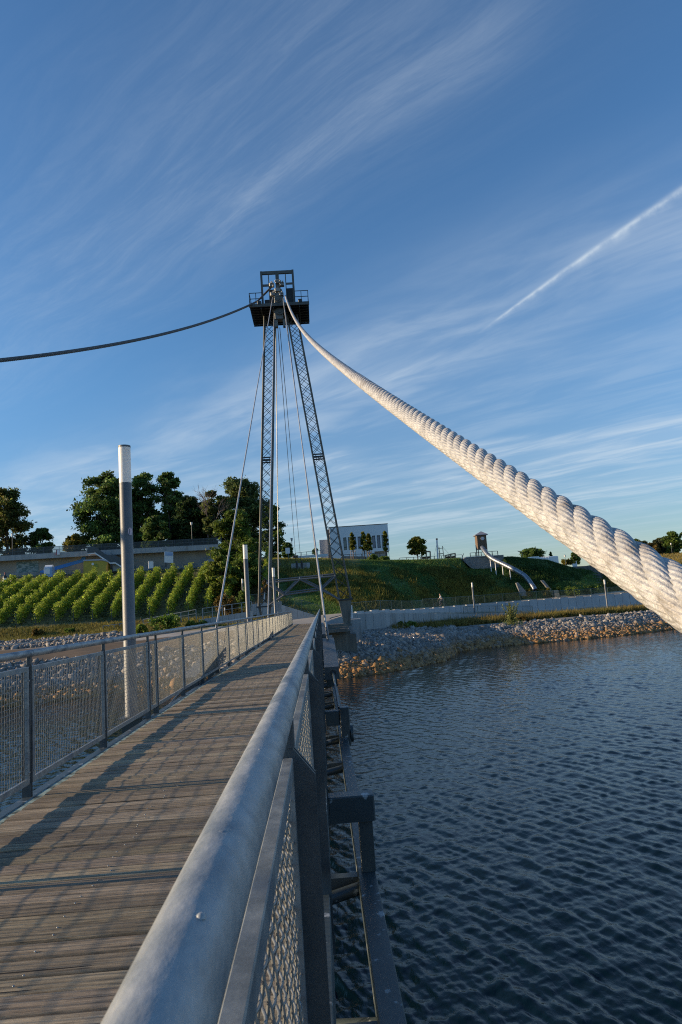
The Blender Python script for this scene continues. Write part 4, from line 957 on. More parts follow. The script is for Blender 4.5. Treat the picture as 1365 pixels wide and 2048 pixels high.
# fences by the left path
def post_fence(name, label, px, Y, top, n, hpost, m=galv, mid=True, cat='fence', thick=.07, postw=.10):
    P = []
    for i in range(n):
        t = i / (n - 1); x_ = px[0] + (px[1] - px[0]) * t; y_ = Y[0] + (Y[1] - Y[0]) * t; P.append(at(x_, np.interp(t, np.linspace(0, 1, len(top)), top), y_))
    o = thing(name, label, cat, tuple(P[0] - (0, 0, hpost))); r = B()
    for a, c in zip(P[:-1], P[1:]):
        r.beam(a, c, thick, thick)
    r.build('rail', m, o)
    if mid:
        r = B()
        for a, c in zip(P[:-1], P[1:]): r.beam(a - (0, 0, hpost * .5), c - (0, 0, hpost * .5), thick * .6, thick * .6)
        r.build('mid_rail', m, o)
    for p in P: b = B().box(p[0] - postw / 2, p[0] + postw / 2, p[1] + .03, p[1] + .03 + postw, p[2] - hpost - .2, p[2] - .01); b.build('post', m, o)
    return o
post_fence('cable_fence', 'low steel fence with single top rail above the upper stone strip', (-10, 230), (79, 80.5), (1293, 1279, 1263), 7, .85, stay_m, mid=False, thick=.1, postw=.12)
post_fence('path_fence', 'short run of steel fence by the path at the foot of the vineyard', (206, 262), (86.5, 87), (1252, 1245), 6, 1.0)
post_fence('path_fence', 'steel fence climbing behind the green bush towards the grey ramp wall', (286, 392), (87, 86), (1239, 1219), 8, 1.0)
post_fence('ramp_railing', 'green-grey railing on top of the grey ramp wall left of the pylon', (405, 503), (80.3, 82), (1217, 1203), 6, 1.05)

# ------------------------------------------------------------ right bank: panel walls and green railings
def panel_wall(name, label, pxs, kk, dz_top, dz_bot, joint, stepz=.0, q=None, dY=0.):
    us = np.linspace(uof(pxs[0]), uof(pxs[1]), 400); K = keys(us); P = np.stack([us * (K[:, kk[0], 0] + dY), K[:, kk[0], 0] + dY], 1)
    zt = K[:, kk[1], 1] + dz_top; zb = K[:, kk[0], 1] + dz_bot; d = np.concatenate([[0], np.cumsum(np.linalg.norm(np.diff(P, axis=0), axis=1))])
    n = int(d[-1] / joint); b = B()
    for k in range(n):
        s0, s1 = d[-1] * k / n + .018, d[-1] * (k + 1) / n - .018; f = lambda s, A: np.interp(s, d, A)
        p0 = np.array([f(s0, P[:, 0]), f(s0, P[:, 1])]); p1 = np.array([f(s1, P[:, 0]), f(s1, P[:, 1])]); t = (p1 - p0) / np.linalg.norm(p1 - p0); nrm = np.array([-t[1], t[0]]) * .3
        z1 = f((s0 + s1) / 2, zt) + (stepz * ((k % 2) - .5) if stepz else 0); zz = f((s0 + s1) / 2, zb)
        b.hexa([(*p0, zz), (*p1, zz), (*(p1 + nrm), zz), (*(p0 + nrm), zz), (*p0, z1), (*p1, z1), (*(p1 + nrm), z1), (*(p0 + nrm), z1)])
    o = thing(name, label, 'concrete wall', (P[0][0], P[0][1], zb[0])); b.build('panels', concrete if kk[0] == 2 else concpale, o)
    bk = B(); 
    for i in range(0, 399, 19):
        j = min(i + 19, 399); bk.beam((*(P[i] + (-.1, .45)), zt[i] - .25), (*(P[j] + (-.1, .45)), zt[j] - .25), .08, .3)
    bk.build('backing', concdark, o); return P, zt, d
panel_wall('quay_wall', 'lower concrete panel wall with upright joints above the riprap right of the pylon', (697, 1108), (2, 3), .12, -.6, 1.06, dY=.1)
Pu, zu, du = panel_wall('ramp_wall', 'upper concrete panel wall behind the low wall carrying the green railing', (697, 1430), (4, 5), .10, -.4, 1.2, .10, dY=.15)
def bar_rail(name, label, pts, h=1.0, sp=.13, m=greenrail):
    o = thing(name, label, 'railing', tuple(pts[0])); b = B(); r = B(); L = np.concatenate([[0], np.cumsum([np.linalg.norm(np.array(q_) - np.array(p_)) for p_, q_ in zip(pts[:-1], pts[1:])])]); A = np.array(pts, float)
    f = lambda s: np.array([np.interp(s, L, A[:, j]) for j in range(3)])
    for s in np.arange(0, L[-1], sp): p = f(s); b.box(p[0] - .008, p[0] + .008, p[1] - .008, p[1] + .008, p[2] + .08, p[2] + h - .02)
    b.build('bars', m, o)
    for z, nm in ((.08, 'bottom_rail'), (h, 'top_rail')):
        r = B()
        for a, c in zip(pts[:-1], pts[1:]): r.beam(np.array(a) + (0, 0, z), np.array(c) + (0, 0, z), .05, .045)
        r.build(nm, m, o); n = max(2, int(L[-1] / 2.4))
    for k in range(n + 1): p = f(L[-1] * k / n); B().box(p[0] - .03, p[0] + .03, p[1] + .03, p[1] + .08, p[2] - .25, p[2] + h + .02).build('post', m, o)
def wallpts(px0, px1, off=.2, n=14):
    i = np.linspace(np.interp(uof(px0), np.linspace(uof(697), uof(1430), 400), np.arange(400)), np.interp(uof(px1), np.linspace(uof(697), uof(1430), 400), np.arange(400)), n).astype(int)
    return [(Pu[k][0], Pu[k][1] + off, zu[k]) for k in i]
bar_rail('barred_railing', 'green barred railing along the wall between pylon and cyclist', wallpts(702, 846))
bar_rail('barred_railing', 'green barred railing along the wall from the cyclist to the stone steps', wallpts(848, 1108, n=20), 1.15)
bar_rail('barred_railing', 'green barred railing on the wall below the bright bushes at far right', wallpts(1116, 1425))
us_ = np.linspace(uof(925), uof(1062), 10); Kq = keys(us_)
bar_rail('barred_railing', 'low barred railing on the lower path behind the willow shrub', [(u * (k[3, 0] + .8), k[3, 0] + .8, k[3, 1] + .1) for u, k in zip(us_, Kq)], .95)
# ramp parapets left of the pylon
o = thing('ramp_wall', 'grey panel wall of the ramp behind the left railing, rising to the right', 'concrete wall', tuple(at(450, 1245, 80)))
b = B()
for k in range(9):
    x0 = 398 + 12 * k; y = 1239 - k * 1.95; facade(b, [(x0, 1256), (x0, y), (x0 + 11.6, y - .9), (x0 + 11.6, 1250)], 80, .3)
b.build('panels', concrete, o)
o = thing('landing_wall', 'pale landing wall at the foot of the hill stairs behind the left pylon leg', 'concrete wall', tuple(at(530, 1225, 82.5)))
b = B()
for k in range(5):
    x0 = 502 + 11.6 * k; facade(b, [(x0, 1232), (x0, 1208 - k), (x0 + 11.3, 1207 - k), (x0 + 11.3, 1229)], 82.5, .3)
b.build('panels', concrete, o)
o = thing('sloping_wall', 'pale wall sloping down to the right behind the deck end under a barred railing', 'concrete wall', tuple(at(600, 1238, 78)))
b = B()
for k in range(8):
    x0 = 561 + 11.6 * k; y = 1209 + k * 3.55; facade(b, [(x0, 1246), (x0, y), (x0 + 11.3, y + 3.45), (x0 + 11.3, 1245)], 78, .3)
b.build('panels', concrete, o)
bar_rail('barred_railing', 'green barred railing sloping down over the pale wall behind the deck end', [tuple(at(561, 1208, 78.1)), tuple(at(648, 1235, 78.1))], 1.2)
bar_rail('barred_railing', 'green barred railing on the landing wall at the foot of the hill stairs', [tuple(at(503, 1207, 82.6)), tuple(at(560, 1202, 82.6))], 1.05)
# stairs up the slope
o = thing('hill_stair', 'long straight flight of dark steps climbing the slope behind the left pylon leg', 'stairs', tuple(onground(545, 86)))
b = B()
for k in range(52):
    y = 86 + k * .44; t = k / 51; px = 533 + 22 * t; x = uof(px) * y; z = gz(x, y) + .12; w = 1.1; b.box(x - w, x + w, y, y + .46, z - .35, z)
b.build('steps', concdark, o)
q = np.random.default_rng(4)
rl = B(); prev = None
for k in range(26):
    y = 86.5 + k * .88; t = k / 25; px = 524 + 24 * t; x = uof(px) * y; z = gz(x, y) + .1; b = B().box(x - .05, x + .05, y, y + .1, z, z + 1.0); c = np.array([x, y + .05, z + 1.0])
    b.box(x - .07, x + .09, y - .03, y - .002, z + .35, z + .62); b.build('baluster', white, o)
    if prev is not None: rl.beam(prev, c, .05, .05)
    prev = c
rl.build('handrail', galvdk, o)

# ------------------------------------------------------------ trees of the left bank
D = dict(n=6500, leaf=.27)
ptree('broad dark tree at the left picture edge above the terrace', 14, 127, 979, 47, cols=((.036, .064, .018), (.11, .10, .026)), cb=.08, lobes=34, **D)
ptree('small round dark tree between the left edge tree and the tall ones', 84, 128, 1056, 25, n=3600, leaf=.24, cb=.05)
ptree('low yellow-green bushy tree left of the tall dark tree', 152, 124, 1069, 22, n=2600, leaf=.22, cols=G_YEL, cb=.0, shape=.5)
ptree('tall full dark tree just left of the tall lamp post', 212, 126, 945, 50, cb=.06, lobes=46, n=9500, leaf=.26)
ptree('tall dark tree half hidden behind the tall lamp post', 290, 128, 944, 36, cb=.08, lobes=34, n=6500, leaf=.27)
ptree('tall airy tree with gaps in its crown, right of the lamp post', 346, 127, 941, 30, cb=.12, lobes=24, n=3600, leaf=.27, shape=.3)
ptree('dense dark tree with smooth crown behind the street lamp', 385, 124, 993, 36, cb=.0, lobes=40, n=8000, leaf=.25, cols=((.026, .052, .018), (.05, .08, .025)))
ptree('dark tree filling the gap directly behind the tall lamp post', 258, 130, 972, 38, cb=.03, **D)
ptree('dark tree between the street lamp tree and the slanting stay', 414, 127, 1002, 28, cb=.0, **D)
ptree('dark tree behind the dense smooth tree and the airy one', 364, 131, 978, 30, cb=.0, **D)
ptree('low dark tree under the airy tree behind the terrace railing', 320, 122, 1030, 30, cb=.0, lobes=26, n=4500, leaf=.24, cols=G_DARK)
ptree('broad grey-green tree behind the left pylon leg', 492, 124, 955, 54, cb=.03, lobes=50, n=10500, leaf=.26, cols=((.045, .068, .024), (.09, .115, .036)))
ptree('tree with a narrow grey-green crown behind the slanting stay', 438, 121, 975, 22, cb=.1, lobes=20, n=3200, leaf=.25, cols=((.05, .07, .025), (.10, .12, .036)))
ptree('loose tree with spreading side branches right of the left pylon leg', 552, 120, 1008, 27, cb=.0, lobes=22, n=3000, leaf=.24)
ptree('fresh green tree on the slope in front of the grey-green tree', 478, 104, 1021, 45, cb=.02, lobes=44, n=9500, leaf=.20, cols=((.035, .068, .012), (.095, .13, .022)), shape=.9)
ptree('small dark tree beside the white notice board on the hilltop', 581, 118, 1084, 12, n=1500, leaf=.2, cb=.02)
ptree('dark green bushy tree low on the slope left of the stairs', 500, 98, 1108, 34, cb=.0, lobes=30, n=5000, leaf=.18, cols=G_MID)
ptree('yellowing bushy tree beside the last vine row', 444, 95, 1110, 27, cb=.0, lobes=26, n=4200, leaf=.18, cols=((.06, .105, .02), (.15, .17, .03)))
# leafless tree
q = np.random.default_rng(8); p = onground(430, 122); o = thing('tree', 'bare leafless tree top rising above the grey-green trees', 'tree', tuple(p)); H = at(430, 940, 122)[2] - p[2]
b = B(); tw = B()
def limb(a, d, L, r, lev):
    e = a + d * L; (b if lev < 2 else tw).tube([a, (a + e) / 2 + q.normal(size=3) * L * .05, e], [r, r * .75, r * .5], 5, False)
    if lev < 4:
        for _ in range(4 if lev < 3 else 3):
            dd = d + q.normal(size=3) * .48; dd[2] = abs(dd[2]) * .8 + .25; dd /= np.linalg.norm(dd); limb(a + d * L * q.uniform(.45, 1), dd, L * q.uniform(.5, .72), r * .5, lev + 1)
limb(p, np.array([0, 0, 1.0]), H * .42, .22, 0)
b.build('trunk', barepale, o); tw.build('crown', barepale, o)
for (px, Y, top, hw, cols, lab) in ((330, 78, 1229, 38, ((.05, .10, .015), (.12, .18, .03)), 'bright green shrub behind the left railing right of the tall lamp post'), (280, 77, 1247, 16, ((.06, .10, .015), (.14, .18, .03)), 'small bright green shrub right at the foot of the tall lamp post'),
        (392, 79, 1242, 24, G_MID, 'low green shrub in front of the grey ramp wall'), (455, 88, 1172, 26, G_AUT, 'yellow-brown shrub below the slope trees by the ramp railing'), (490, 90, 1175, 22, G_MID, 'green shrub on the dirt slope behind the second lamp'), (75, 86, 1258, 14, G_AUT, 'dry brown shrub at the foot of the vineyard, second from the left'),
        (140, 86, 1258, 10, G_MID, 'small green shrub below the vineyard posts'), (536, 93, 1150, 12, G_AUT, 'yellow shrub beside the hill stairs')):
    bush(lab, px, Y, top, hw, cols, n=1800, leaf=.13)

# ------------------------------------------------------------ hilltop on the right
YB = 140.0
def building():
    o = thing('white_building', 'white flat roofed building with nine tall narrow windows on the hilltop', 'building', tuple(at(720, 1112, YB)))
    a = at(663, 1120, YB); c = at(775.5, 1047, YB); x0, x1 = a[0], c[0]; z1 = at(720, 1051.5, YB)[2]; z0 = a[2] - .8
    zs = at(772, 1101.5, YB)[2]                              # underside of the raised right part
    xs = at(749, 1100, YB)[0]
    wins = [at(690.6 + 9.55 * k + .1 * k, 1085, YB)[0] for k in range(9)]; ww = at(697, 1085, YB)[0] - at(690.5, 1085, YB)[0]
    zt, zb = at(690, 1075.0, YB)[2], at(690, 1100.5, YB)[2]
    b = B(); xc = [x0] + [v for w in wins for v in (w - ww / 2, w + ww / 2)] + [x1]
    wall_t = .35
    for k in range(0, len(xc) - 1, 2): b.box(xc[k], xc[k + 1], YB, YB + wall_t, zb, zt)
    b.box(x0, x1, YB, YB + wall_t, zt, z1); b.box(x0, xs, YB, YB + wall_t, z0, zb); b.box(xs, x1, YB, YB + wall_t, zs, zb)
    b.box(x0, x0 + .3, YB + wall_t, YB + 12, z0, z1); b.box(x1 - .3, x1, YB + wall_t, YB + 12, zs, z1); b.box(x0 + .3, x1 - .3, YB + 11.7, YB + 12, z0, z1)
    b.box(x0 + .3, x1 - .3, YB + wall_t, YB + 11.7, zs, zs + .2)
    b.build('wall', plaster, o)
    B().box(x0 - .05, x1 + .05, YB - .05, YB + 12.05, z1 + .002, z1 + .12).build('roof', darkfr, o)
    B().box(xs, x1 - .35, YB + 1.4, YB + 1.6, z0, zs - .003).build('recessed_wall', plasgrey, o)
    for k, w in enumerate(wins):
        f = B(); e = .07; f.box(w - ww / 2, w - ww / 2 + e, YB + .10, YB + .2, zb, zt); f.box(w + ww / 2 - e, w + ww / 2, YB + .10, YB + .2, zb, zt); f.box(w - ww / 2 + e, w + ww / 2 - e, YB + .10, YB + .2, zt - e * 2, zt); f.box(w - ww / 2 + e, w + ww / 2 - e, YB + .10, YB + .2, zb, zb + e)
        if k < 2: f.box(w - ww / 2 + e, w + ww / 2 - e, YB + .1, YB + .2, zb + .55, zb + .66); f.box(w - ww / 2 + e, w + ww / 2 - e, YB + .1, YB + .2, zt - .55, zt - .44)
        fo = f.build('window', darkfr, o); g = B().box(w - ww / 2 + .02, w + ww / 2 - .02, YB + .215, YB + .24, zb + .02, zt - .02); g.build('pane' if k < 2 else 'blind', glass if k < 2 else blind, fo)
    b = B(); a2 = at(641.5, 1118, YB + 1); c2 = at(656, 1079, YB + 1); b.box(a2[0], c2[0] + .05, YB + 1, YB + 8, a2[2] - .6, c2[2]); an = b.build('side_annex', plasgrey, o)
    B().box(c2[0] + .06, x0 - .02, YB + .8, YB + 2, a2[2] - .6, z1 - .25).build('corner_joint', darkfr, o)
    b = B(); facade(b, [(592, 1116.5), (592, 1112.5), (656, 1107.5), (656, 1113)], YB - 6, .3); b.build('plinth', plaster, o)
    post_fence('thin_railing', 'thin metal railing on the hilltop left of the white building', (592, 646), (YB - 5.8, YB - 5.8), (1106, 1100), 6, 1.0)
building()
o = thing('gabion_wall', 'low grey rubble wall in front of the white building', 'stone wall', tuple(at(720, 1120, 112)))
b = B(); facade(b, [(682, 1124), (684, 1112), (728, 1113), (748, 1119), (748, 1128)], 112, .8); b.build('body', stonewall, o)
post_fence('thin_railing', 'dark railing in front of the white building over the rubble wall', (688, 772), (113, 113), (1109.5, 1106), 8, .9, darkmetal)
post_fence('thin_railing', 'thin green railing along the hilltop between round tree and play mast', (800, 925), (117, 117), (1116, 1109.5), 10, .9)
def young(px, top, hw, base, lab, Y=111.5, cols=((.06, .085, .014), (.16, .16, .03)), sh=1.4):
    x = uof(px) * Y; z = gz(x, Y); q = np.random.default_rng(int(px)); H = at(px, top, Y)[2] - z
    o = tree(lab, (x, Y, z), H, hw * Y / F, q, cb=base, n=1500, leaf=.16, cols=cols, lobes=18, trunk_r=.06, group='young staked trees', shape=sh)
    b = B()
    for dx, dy in ((-.4, -.3), (.4, -.3), (0, .4)): B().tube([(x + dx, Y + dy, z - .1), (x + dx * .9, Y + dy * .9, z + 1.7)], .045, 6).build('stake', timber, o)
    for s in ((-.36, -.27), (.36, -.27)): b.beam((x + s[0], Y + s[1], z + 1.55), (x, Y + .36, z + 1.55), .07, .05)
    b.beam((x - .4, Y - .3, z + 1.5), (x + .4, Y - .3, z + 1.5), .08, .05); b.build('crossbar', timber, o)
young(714, 1064, 6.5, .42, 'slender staked young tree in front of the building windows'); young(737, 1063, 9, .38, 'fuller staked young tree in front of the building, left of a pair'); young(747, 1065, 8, .38, 'staked young tree right of the pair in front of the building', 112.5); young(781, 1060, 6.5, .36, 'slender staked young tree at the right corner of the building', sh=1.2)
p = onground(843, 113); tree('round-headed green tree on the hilltop beside the timber play frame', p, at(843, 1074, 113)[2] - p[2], 19 * 113 / F, np.random.default_rng(6), cb=.30, n=3600, leaf=.17, cols=((.07, .09, .012), (.15, .16, .024)), lobes=30, trunk_r=.10, shape=.35)
bush('dark bush under the young trees by the rubble wall', 752, 110, 1108, 12, G_MID, n=900); bush('green bush at the hilltop edge right of the young trees', 775, 109, 1112, 14, G_MID, n=900); bush('small dark bush left of the building annex', 637, 138, 1092, 6, G_DARK, n=700, leaf=.2, base_z=at(637, 1112, 138)[2])
# notice board on the hill
o = thing('notice_board', 'white notice board on two posts at the top of the hill stairs', 'notice board', tuple(at(577, 1115, 110)))
b = B(); facade(b, [(571, 1096), (571.5, 1107.5), (580.5, 1107), (579.5, 1095.5)], 110, .08); b.build('panel', plaster, o)
b = B(); pxbox(b, 576.5, 577.8, 1106, 1117, 110.1, .1); b.build('post', greenrail, o)
o = thing('bin_box', 'low dark box beside the notice board on the hilltop', 'box', tuple(at(590, 1115, 110)))
b = B(); a, c = at(586, 1115.5, 110.5), at(596, 1111, 110.5); b.bev(a[0], c[0], 110.5, 111.5, a[2] - .3, c[2], .05); b.build('body', darkmetal, o); B().box(a[0] - .05, c[0] + .05, 110.45, 111.55, c[2] + .002, c[2] + .05).build('lid', galvdk, o)
stick_lamp(592, 125, 1082, 'thin lamp pole on the skyline left of the white building', at(592, 1114, 125)[2])
# play equipment
def play_frame(label, pts, Y, cat='play frame'):
    o = thing('climbing_structure', label, cat, tuple(at(pts[0][0], pts[0][1], Y))); b = B(); r = B()
    for (xa, yt, yb) in pts:
        for dy in (0, 1.3): p, t = at(xa, yb, Y + dy), at(xa, yt, Y + dy); b.beam(p - (0, 0, .4), t, .2, .2)
    b.build('post', timber, o)
    for (p0, p1) in zip(pts[:-1], pts[1:]):
        for dy in (0, 1.3): r.beam(at(p0[0] - .5, p0[1], Y + dy), at(p1[0] + .5, p1[1], Y + dy), .24, .2)
        for k in range(4): s = (k + .5) / 4; r.beam(at(p0[0] + (p1[0] - p0[0]) * s, p0[1] - .5, Y - .2), at(p0[0] + (p1[0] - p0[0]) * s, p0[1] - .8, Y + 1.5), .14, .08)
    r.build('roof_beam', timber, o)
    pn = B()
    for (p0, p1) in zip(pts[:-1], pts[1:]): facade(pn, [(p0[0] + .8, p0[2]), (p0[0] + .8, p0[2] - 4), (p1[0] - .8, p1[2] - 4.4), (p1[0] - .8, p1[2])], Y + 1.25, .06)
    pn.build('board', timberdk, o)
play_frame('weathered timber play frame with open sides beside the round tree', [(844, 1103.5, 1118), (853, 1103.0, 1118), (861, 1103.5, 1117)], 113)
play_frame('low timber play frame right of the white mast', [(891, 1111.5, 1117), (902, 1108.5, 1116.5), (911, 1107.0, 1116)], 113.5)
o = thing('play_mast', 'white play mast with ball top, side poles and rope stays on the hilltop', 'play mast', tuple(at(875, 1117, 113)))
pl = at(876, 1117, 113); pt = at(874.4, 1080, 113); B().tube([pl - (0, 0, .4), pt], .13, 10).build('mast', white, o)
B().lathe(pt, [(.03, 0), (.17, .06), (.19, .15), (.15, .25), (.03, .3)], 10).build('ball', darkmetal, o)
b = B(); b.tube([at(880, 1117, 113), at(878.5, 1094, 113)], .07, 8); b.tube([at(888.5, 1116, 113), at(885.5, 1092, 113)], .06, 8); b.tube([at(925, 1116, 113), at(928, 1107, 113)], .05, 6)
b.tube([at(875, 1097, 113), at(886, 1096.3, 113)], .05, 6); b.tube([at(876, 1108, 113), at(888, 1107, 113)], .06, 6); b.build('side_pole', timber, o)
b = B(); b.tube([at(875, 1084, 113), at(868, 1116, 113)], .015, 4); b.tube([at(886, 1094, 113), at(898, 1107, 113)], .018, 4); b.tube([at(875, 1085, 113.2), at(884, 1116, 113.2)], .015, 4); b.build('rope', darkmetal, o)
# clock tower with tube slide
def slide():
    Y = 110.0
    o = thing('stone_platform', 'grey rubble stone retaining platform under the slide tower', 'stone platform', tuple(at(970, 1130, Y)))
    b = B(); facade(b, [(928, 1122), (929, 1115.5), (940, 1116), (1005, 1110.5), (1008, 1111), (1008, 1138), (945, 1138)], Y + .2, 4); b.build('body', stonewall, o)
    b = B(); facade(b, [(927, 1118), (933, 1113.6), (1008, 1109.6), (1008, 1110.8), (940, 1115.4)], Y + .1, 4.2); b.build('coping', concrete, o)
    post_fence('platform_railing', 'dark railing around the foot of the slide tower', (941, 996), (Y + .6, Y + .6), (1106, 1102), 6, .95, darkmetal)
    o = thing('slide_tower', 'wooden clock tower of the playground with hipped grey roof on thin legs', 'play tower', tuple(at(967, 1112, Y + 2)))
    yt = Y + 1.6; a = at(955, 1099, yt); c = at(973, 1070, yt); xw = (a[0], c[0]); z0, z1 = a[2], at(963, 1070.5, yt)[2]
    b = B().bev(xw[0] + .12, xw[1], yt, yt + 1.5, z0, z1, .04); b.build('body', timberdk, o)
    b = B()
    for k in range(5): xx = xw[0] + .2 + k * (xw[1] - xw[0] - .3) / 4; b.box(xx - .03, xx + .03, yt - .035, yt - .002, z0 + .1, z1 - .05)
    b.build('cladding', timberdk, o)
    b = B(); e = .25; ap = at(962.5, 1062.5, yt + .75); ap[1] = yt + .75; zr = z1 + .002
    b.add([(xw[0] + .12 - e, yt - e, zr), (xw[1] + e, yt - e, zr), (xw[1] + e, yt + 1.5 + e, zr), (xw[0] + .12 - e, yt + 1.5 + e, zr), (xw[0] + .12 - e, yt - e, zr + .1), (xw[1] + e, yt - e, zr + .1), (xw[1] + e, yt + 1.5 + e, zr + .1), (xw[0] + .12 - e, yt + 1.5 + e, zr + .1), tuple(ap)],
          [(3, 2, 1, 0), (0, 1, 5, 4), (1, 2, 6, 5), (2, 3, 7, 6), (3, 0, 4, 7), (4, 5, 8), (5, 6, 8), (6, 7, 8), (7, 4, 8)]); b.build('roof', slate, o)
    p = at(965.8, 1077, yt - .04); b = B(); b.tube([p, p + (0, -.05, 0)], .30, 20); ck = b.build('clock_face', mat('clock_face_grey', (.5, .52, .56), None, rough=.5), o)
    b = B(); b.beam(p + (0, -.06, 0), p + (0, -.06, .2), .035, .01); b.beam(p + (0, -.06, 0), p + (.13, -.06, .03), .035, .01); b.build('hand', white, ck)
    for xx in (xw[0] + .2, xw[1] - .08):
        for yy in (yt + .08, yt + 1.42): B().box(xx - .07, xx + .07, yy - .07, yy + .07, at(960, 1113, Y + 1)[2], z0 - .002).build('leg', timber, o)
    o = thing('tube_slide', 'shiny steel tube slide curving down the grassy hill from the clock tower', 'slide', tuple(at(1000, 1130, 108)))
    pts = [(965, 1095, 111.3), (968, 1099, 110.6), (973, 1107, 109.8), (981, 1114.5, 108.8), (992, 1121, 107.8), (1008, 1128.5, 106.6), (1024, 1136.5, 105.4), (1038, 1144, 104.4), (1050, 1151, 103.4), (1058, 1160, 102.4), (1066, 1172, 101.6), (1071, 1180, 101.2)]
    C = np.array([at(*p) for p in pts]); d = np.concatenate([[0], np.cumsum(np.linalg.norm(np.diff(C, axis=0), axis=1))]); s = np.linspace(0, d[-1], 46); P = np.stack([np.interp(s, d, C[:, j]) for j in range(3)], 1)
    for _ in range(3): P[1:-1] = (P[:-2] + 2 * P[1:-1] + P[2:]) / 4
    B().tube(P, .36, 18, False).build('tube', stainless, o)
    b = B()
    for i in range(3, 45, 5): t = P[i + 1] - P[i]; b.tube([P[i], P[i] + t * .12], .40, 18)
    b.build('flange', stainless, o)
    for i in (10, 14, 19, 24): p = P[i]; B().tube([(p[0], p[1], gz(p[0], p[1]) - .3), p - (0, 0, .3)], .07, 8).build('support', white, o)
    o = thing('slide_channel', 'pale stone side wall left of the slide exit', 'stone wall', tuple(at(1050, 1185, 101)))
    b = B(); facade(b, [(1033, 1166), (1037, 1165), (1055, 1185), (1062, 1192), (1043, 1192)], 100.6, .5); b.build('body', stonewall, o)
    o = thing('slide_channel', 'pale stone side wall right of the slide exit', 'stone wall', tuple(at(1100, 1185, 101))); b = B(); facade(b, [(1083, 1161), (1088, 1160), (1103, 1178), (1105, 1190), (1099, 1190), (1097, 1178)], 100.6, .5); b.build('body', stonewall, o)
    o = thing('stone_steps', 'stack of warm sandstone blocks stepping down beside the slide exit', 'stone steps', tuple(at(1115, 1195, 100.5)))
    for (x0, x1, y0, y1, Y_) in ((1109, 1118, 1180, 1186.5, 100.9), (1111, 1120, 1186.8, 1192.5, 100.2), (1114, 1137, 1193, 1198.5, 99.6), (1122, 1141, 1190, 1193, 100.4)):
        b = B(); a_, c_ = at(x0, y1, Y_), at(x1, y0, Y_); b.bev(a_[0], c_[0], Y_, Y_ + .7, a_[2] - .25, c_[2], .05); b.build('block', blockst, o)
slide()
# farther right
o = thing('ribbed_pavilion', 'low white pavilion with ribbed rounded walls on the right hilltop', 'pavilion', tuple(at(1095, 1122, 150)))
b = B(); a, c = at(1078, 1122.5, 150), at(1122, 1111, 150); r = (c[0] - a[0]) / 2; n = 66; cx = (a[0] + c[0]) / 2; vs = []
for z in (a[2] - 1, c[2] - .1, c[2]):
    for k in range(n): g = 2 * math.pi * k / n; rr = r * (1 + (.02 if k % 2 else 0)) * (1 if z < c[2] else .93); vs.append((cx + rr * math.cos(g), 152 + rr * .7 * math.sin(g), z))
b.add(vs, [(i * n + k, i * n + (k + 1) % n, (i + 1) * n + (k + 1) % n, (i + 1) * n + k) for i in (0, 1) for k in range(n)] + [tuple(range(2 * n, 3 * n))]); b.build('wall', plaster, o)
b = B(); facade(b, [(1063, 1117), (1063, 1113.5), (1079, 1112.5), (1079, 1120)], 149, 2.5); b.build('low_wing', plaster, o)
o = thing('boom_pole', 'thin slanting pole on the skyline left of the far dark trees', 'pole', tuple(at(1046, 1112, 130))); b = B().beam(at(1036, 1102, 130), at(1047.5, 1106.3, 130), .12, .12); b.build('arm', darkmetal, o); B().beam(at(1046.5, 1116, 130), at(1046, 1105.8, 130.2), .1, .1).build('post', darkmetal, o)
FT = 'trees on the skyline far right'
ptree('spreading dark pine-like tree behind the ribbed pavilion', 1072, 190, 1098, 26, base_z=at(1072, 1120, 190)[2], cb=.2, n=3000, leaf=.26, cols=G_DARK, shape=-.2, group=FT)
ptree('tiny pointed conifer behind the ribbed pavilion', 1110, 190, 1103.5, 3.2, base_z=at(1110, 1116, 190)[2], cb=.0, n=500, leaf=.2, lobes=12, shape=2, group=FT)
ptree('dark tree just left of the thick rope on the skyline', 1158, 170, 1104, 12, base_z=at(1158, 1127, 170)[2], cb=.0, n=1800, leaf=.26, group=FT)
bush('low yellow hedge bush on the far path left of the rope', 1140, 160, 1117, 16, G_YEL, n=1100, leaf=.22, base_z=at(1140, 1129, 160)[2])
for (px, Y, top, hw, bz, cols, lab) in ((1262, 205, 1079, 18, 1106, G_MID, 'green tree on the right skyline nearest to the rope'), (1276, 216, 1078, 22, 1108, G_DARK, 'dark tree behind the first trees on the right skyline'), (1345, 216, 1072, 22, 1108, G_DARK, 'dark tree behind the airy one on the right skyline'), (1291, 212, 1082, 20, 1108, ((.045, .055, .025), (.085, .095, .04)), 'pale grey-green tree on the right skyline behind the autumn one'), (1312, 204, 1087, 17, 1110, G_AUT, 'small autumn-tinted tree low on the right skyline'), (1330, 214, 1076, 14, 1108, ((.035, .045, .025), (.07, .08, .038)), 'thin airy tree on the right skyline beside the largest'), (1357, 204, 1063, 20, 1107, G_MID, 'largest green tree at the right picture edge'), (1395, 205, 1058, 24, 1105, G_MID, 'green tree just beyond the right picture edge')):
    ptree(lab, px, Y, top, hw, base_z=at(px, bz, Y)[2], cb=.02, n=3200, leaf=.3, cols=cols, lobes=28, group=FT)
for (px, top, bot, Y, lab) in ((1353, 1089, 1107, 198, 'white-headed lamp pole in front of the largest right tree'), (1138, 1114, 1130, 158, 'thin lamp pole by the yellow hedge left of the rope')):
    stick_lamp(px, Y, top, lab, at(px, bot, Y)[2])
